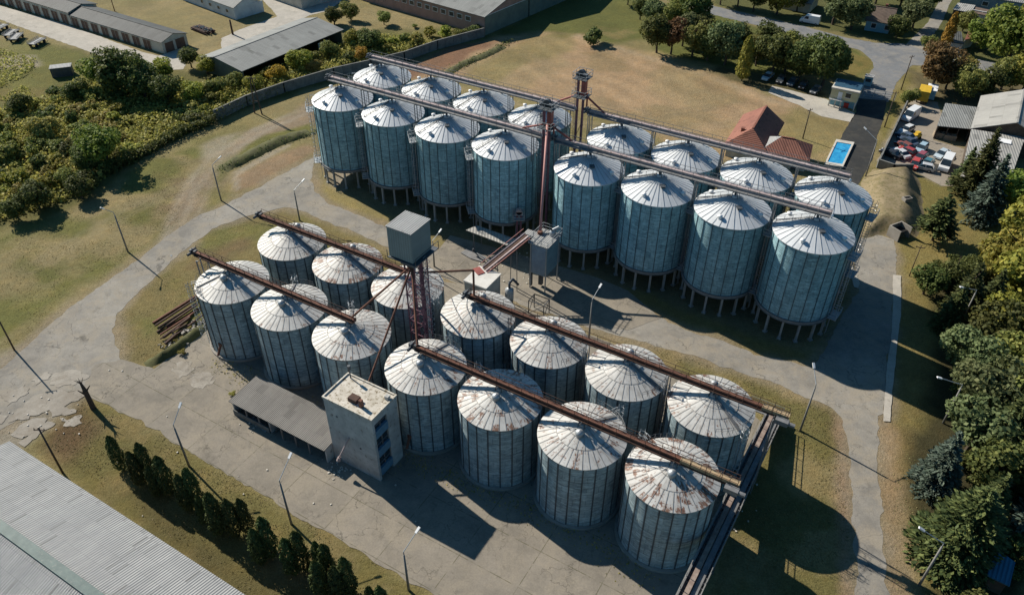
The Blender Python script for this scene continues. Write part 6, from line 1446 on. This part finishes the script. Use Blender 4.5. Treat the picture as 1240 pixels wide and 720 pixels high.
# right side trees
RTS = [(1129, 291, .95, 'pine', 'lf_con', 'young dark pine with clear shadow on the right lawn'), (1176, 236, 1.0, 'spruce', 'lf_con', 'dark spruce in front of the ribbed workshop roof'), (1162, 226, .62, 'spruce', 'lf_con', 'smaller dark spruce next to the white scrap van'), (1187, 265, .95, 'spruce', 'lf_blue', 'blue-green spruce with bare lower trunk right of the pine'), (1205, 250, .75, 'bigtree', 'lf_yel', 'yellow-green tree behind the blue-green spruce'),
 (1228, 268, 1.0, 'bigtree', 'lf_bright', 'light green tree at the right edge below the workshop'), (1238, 312, 1.15, 'bigtree', 'lf_yel', 'golden green tree at the right edge, mid height'), (1215, 345, 1.15, 'bigtree', 'lf_yel', 'large golden green tree above the pale crowns'), (1238, 372, 1.1, 'bigtree', 'lf_yel', 'golden tree at the right edge above the pale crowns'), (1196, 318, .28, 'thuja', 'lf_pale', 'tiny pale conifer on the right lawn'),
 (1118, 356, .55, 'bigtree', 'lf_dark', 'dark rounded bush at the lawn corner left of the pines'), (1143, 352, .62, 'bigtree', 'lf_dark', 'dark bush right of the rounded one'), (1160, 384, .75, 'spruce', 'lf_con', 'dark spruce behind the hidden street lamp'), (1172, 345, .5, 'bigtree', 'lf_dark', 'low dark bush at the end of the pine shadow'), (1146, 398, .62, 'spruce', 'lf_con', 'small dark spruce above the pale crowns'),
 (1195, 425, .9, 'bigtree', 'lf_dark', 'dark tree behind the pale crowns'), (1162, 452, .82, 'bigtree', 'lf_pale', 'pale sage-green crown nearest the shaded asphalt'), (1183, 500, .92, 'bigtree', 'lf_pale', 'pale sage-green crown in the middle of the right thicket'), (1170, 545, .85, 'bigtree', 'lf_pale', 'pale sage-green crown right of the dark spruce'), (1218, 468, .95, 'bigtree', 'lf_mid', 'mid green tree at the right edge beside the pale crowns'),
 (1228, 532, .9, 'bigtree', 'lf_mid', 'mid green tree at the right edge lower down'), (1213, 415, .8, 'bigtree', 'lf_yel', 'golden leaved tree behind the dark tree'), (1128, 590, .72, 'spruce', 'lf_blue', 'grey-green spruce nearest the verge'), (1152, 672, .78, 'bigspruce', 'lf_con', 'very large dark spruce beside the leaning lamp'), (1205, 592, .85, 'bigtree', 'lf_dark', 'dark tree between the large spruce and the right edge'),
 (1262, 636, .85, 'spruce', 'lf_blue', 'silvery blue spruce at the right edge'), (1172, 775, .6, 'bigtree', 'lf_dark', 'dark bush at the bottom edge right of the lamp'), (1255, 440, 1.1, 'bigtree', 'lf_dark', 'dark tree half cut by the right edge'), (1262, 570, 1.0, 'bigtree', 'lf_dark', 'dark tree cut by the right edge below'), (1265, 500, 1.0, 'bigtree', 'lf_yel', 'golden tree cut by the right edge'), (1188, 388, .7, 'spruce', 'lf_con', 'pointed dark spruce below the large golden tree'), (1206, 548, .8, 'spruce', 'lf_con', 'pointed dark spruce behind the lower pale crown'), (1182, 640, .7, 'spruce', 'lf_con', 'pointed dark spruce just right of the largest one')]
for i, (x, y, s, k, m, l) in enumerate(RTS): plant(k, m, (x, y), s * 1.22, l, 'tree', 'garden_tree', i % 4, 'trees along the right side')
# named bushes of the thicket
LB = [(152, 118, 1.25, 'tree', 'lf_dark', 'large dark green tree in the middle of the upper left thicket'), (130, 112, 1.0, 'tree', 'lf_bright', 'tall yellow-green topped tree at the front of the lane'), (178, 122, 1.05, 'tree', 'lf_dark', 'broad dark tree right of the thicket centre'), (205, 128, .9, 'bigtree', 'lf_dark', 'dark bush in the thicket above the wall start'), (95, 124, .62, 'bigtree', 'lf_dark', 'dark round bush below the metal cabin'), (132, 200, 1.0, 'bigtree', 'lf_bright', 'bright green spreading bush in the left thicket'),
 (112, 208, .7, 'bigtree', 'lf_dark', 'dark bush below the bright green one'), (100, 240, .55, 'bigtree', 'lf_dark', 'dark rounded bush at the lower edge of the thicket'), (48, 252, .68, 'bigtree', 'lf_dark', 'dark bush casting a blob of shade on the meadow'), (22, 264, .5, 'bigtree', 'lf_dark', 'small dark bush left of the meadow bush'), (84, 226, .45, 'bigtree', 'lf_mid', 'small green bush above the meadow bush'), (28, 140, .62, 'bigtree', 'lf_dark', 'dark bush at the left edge of the thicket'), (60, 172, .7, 'bigtree', 'lf_brush', 'brushy olive bush in the left thicket'),
 (252, 90, .55, 'bigtree', 'lf_yel', 'yellow-green bush at the left end of the grey shed'), (232, 82, .62, 'tree', 'lf_dark', 'dark tree between the garages and the shed'), (338, 100, .55, 'bigtree', 'lf_gold', 'bright golden bush in front of the grey shed'), (364, 88, .72, 'bigtree', 'lf_yel', 'big yellow-green bush at the shed front'), (310, 112, .5, 'bigtree', 'lf_yel', 'yellow bush near the A-shaped pole'), (382, 90, .45, 'bigtree', 'lf_brush', 'olive bush right of the big yellow-green one'), (400, 72, .6, 'bigtree', 'lf_mid', 'green bush at the right end of the grey shed'), (428, 58, .6, 'bigtree', 'lf_yel', 'yellow bush right of the shed'), (450, 62, .7, 'bigtree', 'lf_dark', 'dark bush between shed and pink hall'), (438, 74, .45, 'bigtree', 'lf_gold', 'golden bush above the first far silo'),
 (405, 30, .62, 'bigtree', 'lf_dark', 'dark bushes above the shed roof end'), (425, 24, .6, 'bigtree', 'lf_mid', 'green bush left of the pink hall'), (465, 30, .45, 'bigtree', 'lf_mid', 'green bush against the pink hall windows'), (502, 34, .4, 'shrub', 'lf_mid', 'small bush against the pink hall wall'), (520, 44, .9, 'shrub', 'lf_yel', 'yellow shrub before the pink hall'), (540, 46, 1.1, 'shrub', 'lf_yel', 'taller yellow shrub before the pink hall'), (560, 46, 1.0, 'shrub', 'lf_mid', 'green shrub before the right end of the pink hall'), (574, 44, 1.1, 'shrub', 'lf_dark', 'dark shrub at the corner of the pink hall'), (286, 108, .5, 'bigtree', 'lf_mid', 'green bush below the shed gable'), (262, 118, .55, 'bigtree', 'lf_mid', 'green bush left of the wall start'), (235, 125, .6, 'bigtree', 'lf_yel', 'yellow-green bush in the middle of the thicket edge'), (200, 95, .62, 'bigtree', 'lf_yel', 'yellow-green bush just below the garage corner'), (172, 92, .6, 'bigtree', 'lf_bright', 'bright bush overhanging the concrete lane')]
for i, (x, y, s, k, m, l) in enumerate(LB): plant(k, m, (x, y), s * 1.15, l, 'bush', 'thicket_bush', i % 4, 'bushes of the upper left thicket', .9)
# anonymous shrubs of the thicket, all alike
TH = [(-40, 150), (60, 120), (110, 95), (200, 95), (240, 105), (300, 100), (400, 66), (430, 45), (500, 48), (530, 55), (485, 68), (440, 80), (400, 90), (345, 108), (300, 124), (260, 142), (232, 158), (190, 178), (140, 205), (112, 232), (60, 250), (-40, 280)]
P = poly_w(TH); lo_, hi_ = P.min(0), P.max(0); cnt = 0; k = 0
for k in range(900):
    x, y = rng.uniform(lo_[0], hi_[0]), rng.uniform(lo_[1], hi_[1])
    if pt_poly(np.array([x]), np.array([y]), P)[0] > -1: continue
    if fbm(np.array([x]), np.array([y]), 12, 77)[0] < .38: continue
    m = ['lf_brush', 'lf_mid', 'lf_brush', 'lf_dark', 'lf_yel', 'lf_mid', 'lf_yel'][int(rng.integers(7))]; s = rng.uniform(.45, 1.35)
    plant('shrub', m, (x, y, 0), s, {'lf_brush': 'olive brown scrubby shrub in the upper left thicket', 'lf_mid': 'plain green shrub in the upper left thicket', 'lf_dark': 'dark green shrub in the upper left thicket', 'lf_yel': 'yellowing shrub in the upper left thicket'}[m], 'shrub', 'wild_shrub', cnt % 3, {'lf_brush': 'olive brown shrubs', 'lf_mid': 'green shrubs', 'lf_dark': 'dark green shrubs', 'lf_yel': 'yellowing shrubs'}[m] + ' of the thicket', rng.uniform(.7, 1.1), False)
    cnt += 1
    if cnt >= 190: break
# right side undergrowth shrubs
P = poly_w([(1140, 310), (1260, 300), (1270, 760), (1150, 760), (1120, 640), (1115, 560), (1140, 520), (1135, 420), (1105, 340)]); lo_, hi_ = P.min(0), P.max(0)
for k in range(400):
    x, y = rng.uniform(lo_[0], hi_[0]), rng.uniform(lo_[1], hi_[1])
    if pt_poly(np.array([x]), np.array([y]), P)[0] > -2: continue
    plant('shrub', 'lf_dark', (x, y, 0), rng.uniform(.5, 1.0), 'dark green shrub under the trees on the right side', 'shrub', 'dark_shrub', k % 3, 'dark shrubs under the right-hand trees', 1, False); cnt += 1
    if cnt >= 245: break
# hedge-covered bank (overgrown wall)
def scatter(name, label, cat, pix, n, leaf, m, h, seed, soft=1, line=None, wdt=1.0, cl=0):
    r = np.random.default_rng(seed)
    if line is not None:
        L_ = [at(*q) for q in line]; seg = [(b - a).length for a, b in zip(L_[:-1], L_[1:])]; p_ = np.array(seg) / sum(seg); ix = r.choice(len(seg), n, p=p_); t = r.random(n)
        A_ = np.array([L_[i] for i in ix]); B_ = np.array([L_[i + 1] for i in ix]); C = A_ + (B_ - A_) * t[:, None]; C[:, :2] += r.normal(size=(n, 2)) * wdt * .4
    else:
        P = poly_w(pix); lo, hi = P.min(0), P.max(0); C = np.zeros((n * 3, 3)); C[:, 0] = r.uniform(lo[0], hi[0], n * 3); C[:, 1] = r.uniform(lo[1], hi[1], n * 3)
        ok = pt_poly(C[:, 0], C[:, 1], P) < 0
        if cl: ok &= fbm(C[:, 0], C[:, 1], cl, seed) > .46
        C = C[ok][:n]
    C[:, 2] = r.random(len(C)) ** 1.3 * h * (.5 + fbm(C[:, 0], C[:, 1], 3, seed)) ; N = unit(r.normal(size=C.shape) * .7 + np.array([0, 0, .8])); S = leaf * r.uniform(.5, 1.4, len(C))
    me = quads(name, C, N, S, m); o = bpy.data.objects.new(name, me); COL.objects.link(o); return tag(o, label, cat, kind='stuff')
scatter('overgrown_hedge', 'long low overgrown hedge along the left meadow', 'hedge', None, 5200, .42, MT['lf_dark'], 2.1, 5, line=[(128, 212), (160, 196), (195, 176), (222, 162), (240, 156), (262, 146)], wdt=1.6)
scatter('undergrowth', 'tangled weeds and brush covering the upper left thicket', 'undergrowth', TH, 46000, .58, MT['lf_brush'], 1.7, 6)
scatter('undergrowth', 'low weeds covering the rough ground left of the thicket', 'undergrowth', [(-80, 60), (0, 60), (110, 90), (100, 130), (60, 240), (-80, 290)], 16000, .45, MT['lf_brush'], .7, 8, cl=8)
scatter('ditch_weeds', 'dark weeds on the bank left of the tall silos', 'weeds', None, 900, .3, MT['lf_dark'], .7, 9, line=[(268, 206), (300, 192), (335, 174), (375, 162), (392, 158)], wdt=1.6)
scatter('ditch_weeds', 'dark weeds lining the edge of the bare soil strip above the far silos', 'weeds', None, 1100, .35, MT['lf_dark'], .6, 10, line=[(525, 98), (560, 80), (600, 60), (618, 50)], wdt=1.8)
scatter('wall_ivy', 'greenery creeping over the concrete wall near the thicket', 'ivy', None, 1500, .38, MT['lf_mid'], 2.6, 11, line=[(262, 145), (300, 127), (345, 111)], wdt=1.2)
scatter('edge_weeds', 'dark weeds and dirt around the foot of the front low silos', 'weeds', None, 1800, .22, MT['lf_brush'], .3, 34, line=[(262, 440), (330, 470), (500, 560), (600, 600), (700, 645), (790, 700)], wdt=2.2)
for lab, pix, nn_, m_, s_ in (('the meadow beside the curving road', [(0, 290), (130, 240), (230, 180), (215, 270), (130, 330), (0, 430)], 5000, 'x', 21), ('the lawn in front of the cypress row', [(100, 485), (170, 512), (320, 602), (460, 685), (440, 720), (300, 720), (60, 540)], 7000, 'x', 22), ('the lawn right of the low silos', [(745, 405), (885, 450), (1010, 500), (1028, 640), (1030, 720), (860, 720), (950, 505)], 6000, 'x', 23), ('the strip between the road and the low silos', [(146, 432), (145, 380), (260, 280), (345, 255), (540, 345), (420, 300), (320, 275), (235, 330), (190, 440)], 4000, 'x', 24), ('the lawn right of the concrete strip', [(1085, 300), (1180, 250), (1190, 300), (1130, 380), (1110, 560), (1110, 720), (1085, 720), (1080, 520), (1095, 400)], 4000, 'x', 25)):
    scatter('grass_tufts', 'short grass tufts on ' + lab, 'grass', pix, nn_, .15, MT['lf_grass'], .06, s_, cl=4)
plant('shrub', 'lf_yel', (768, 668), .34, 'tiny yellowish shrub growing at the foot of the seventh front silo', 'shrub', 'small_shrub')
for (x, y, s, l) in ((222, 428, .3, 'dry weed clump in a crack of the concrete pad left of the first silo'), (214, 415, .22, 'small dry weed on the concrete pad nearer the bank'), (283, 478, .25, 'weed beside the left corner of the low shed'), (290, 490, .28, 'brown weed at the front of the low shed')): plant('shrub', 'lf_brush', (x, y), s, l, 'weed', 'weed_clump', 1, 'weeds in the concrete')
# dead trunk at the end of the cypress row
q = at(113, 494); rt = thing('dead_tree', 'broken leafless dark tree trunk at the upper left end of the cypress row', 'tree', tuple(q)); mb = MB()
mb.tube((0, 0, -.1), (-.1, .1, 3.2), .36, .30, 8); mb.tube((-.1, .1, 3.2), (-.3, .2, 4.6), .28, .12, 7); mb.tube((-.1, .1, 2.9), (.7, .3, 3.9), .18, .05, 6); mb.tube((-.1, 0, 2.4), (-.8, -.2, 3.5), .14, .05, 6)
for i in range(6): mb.tube((-.25, .2, 4.2), (-.25 + random.uniform(-.5, .5), .2 + random.uniform(-.5, .5), 5.2), .06, .02, 5)
mb.build('trunk', MT['bark'], rt)
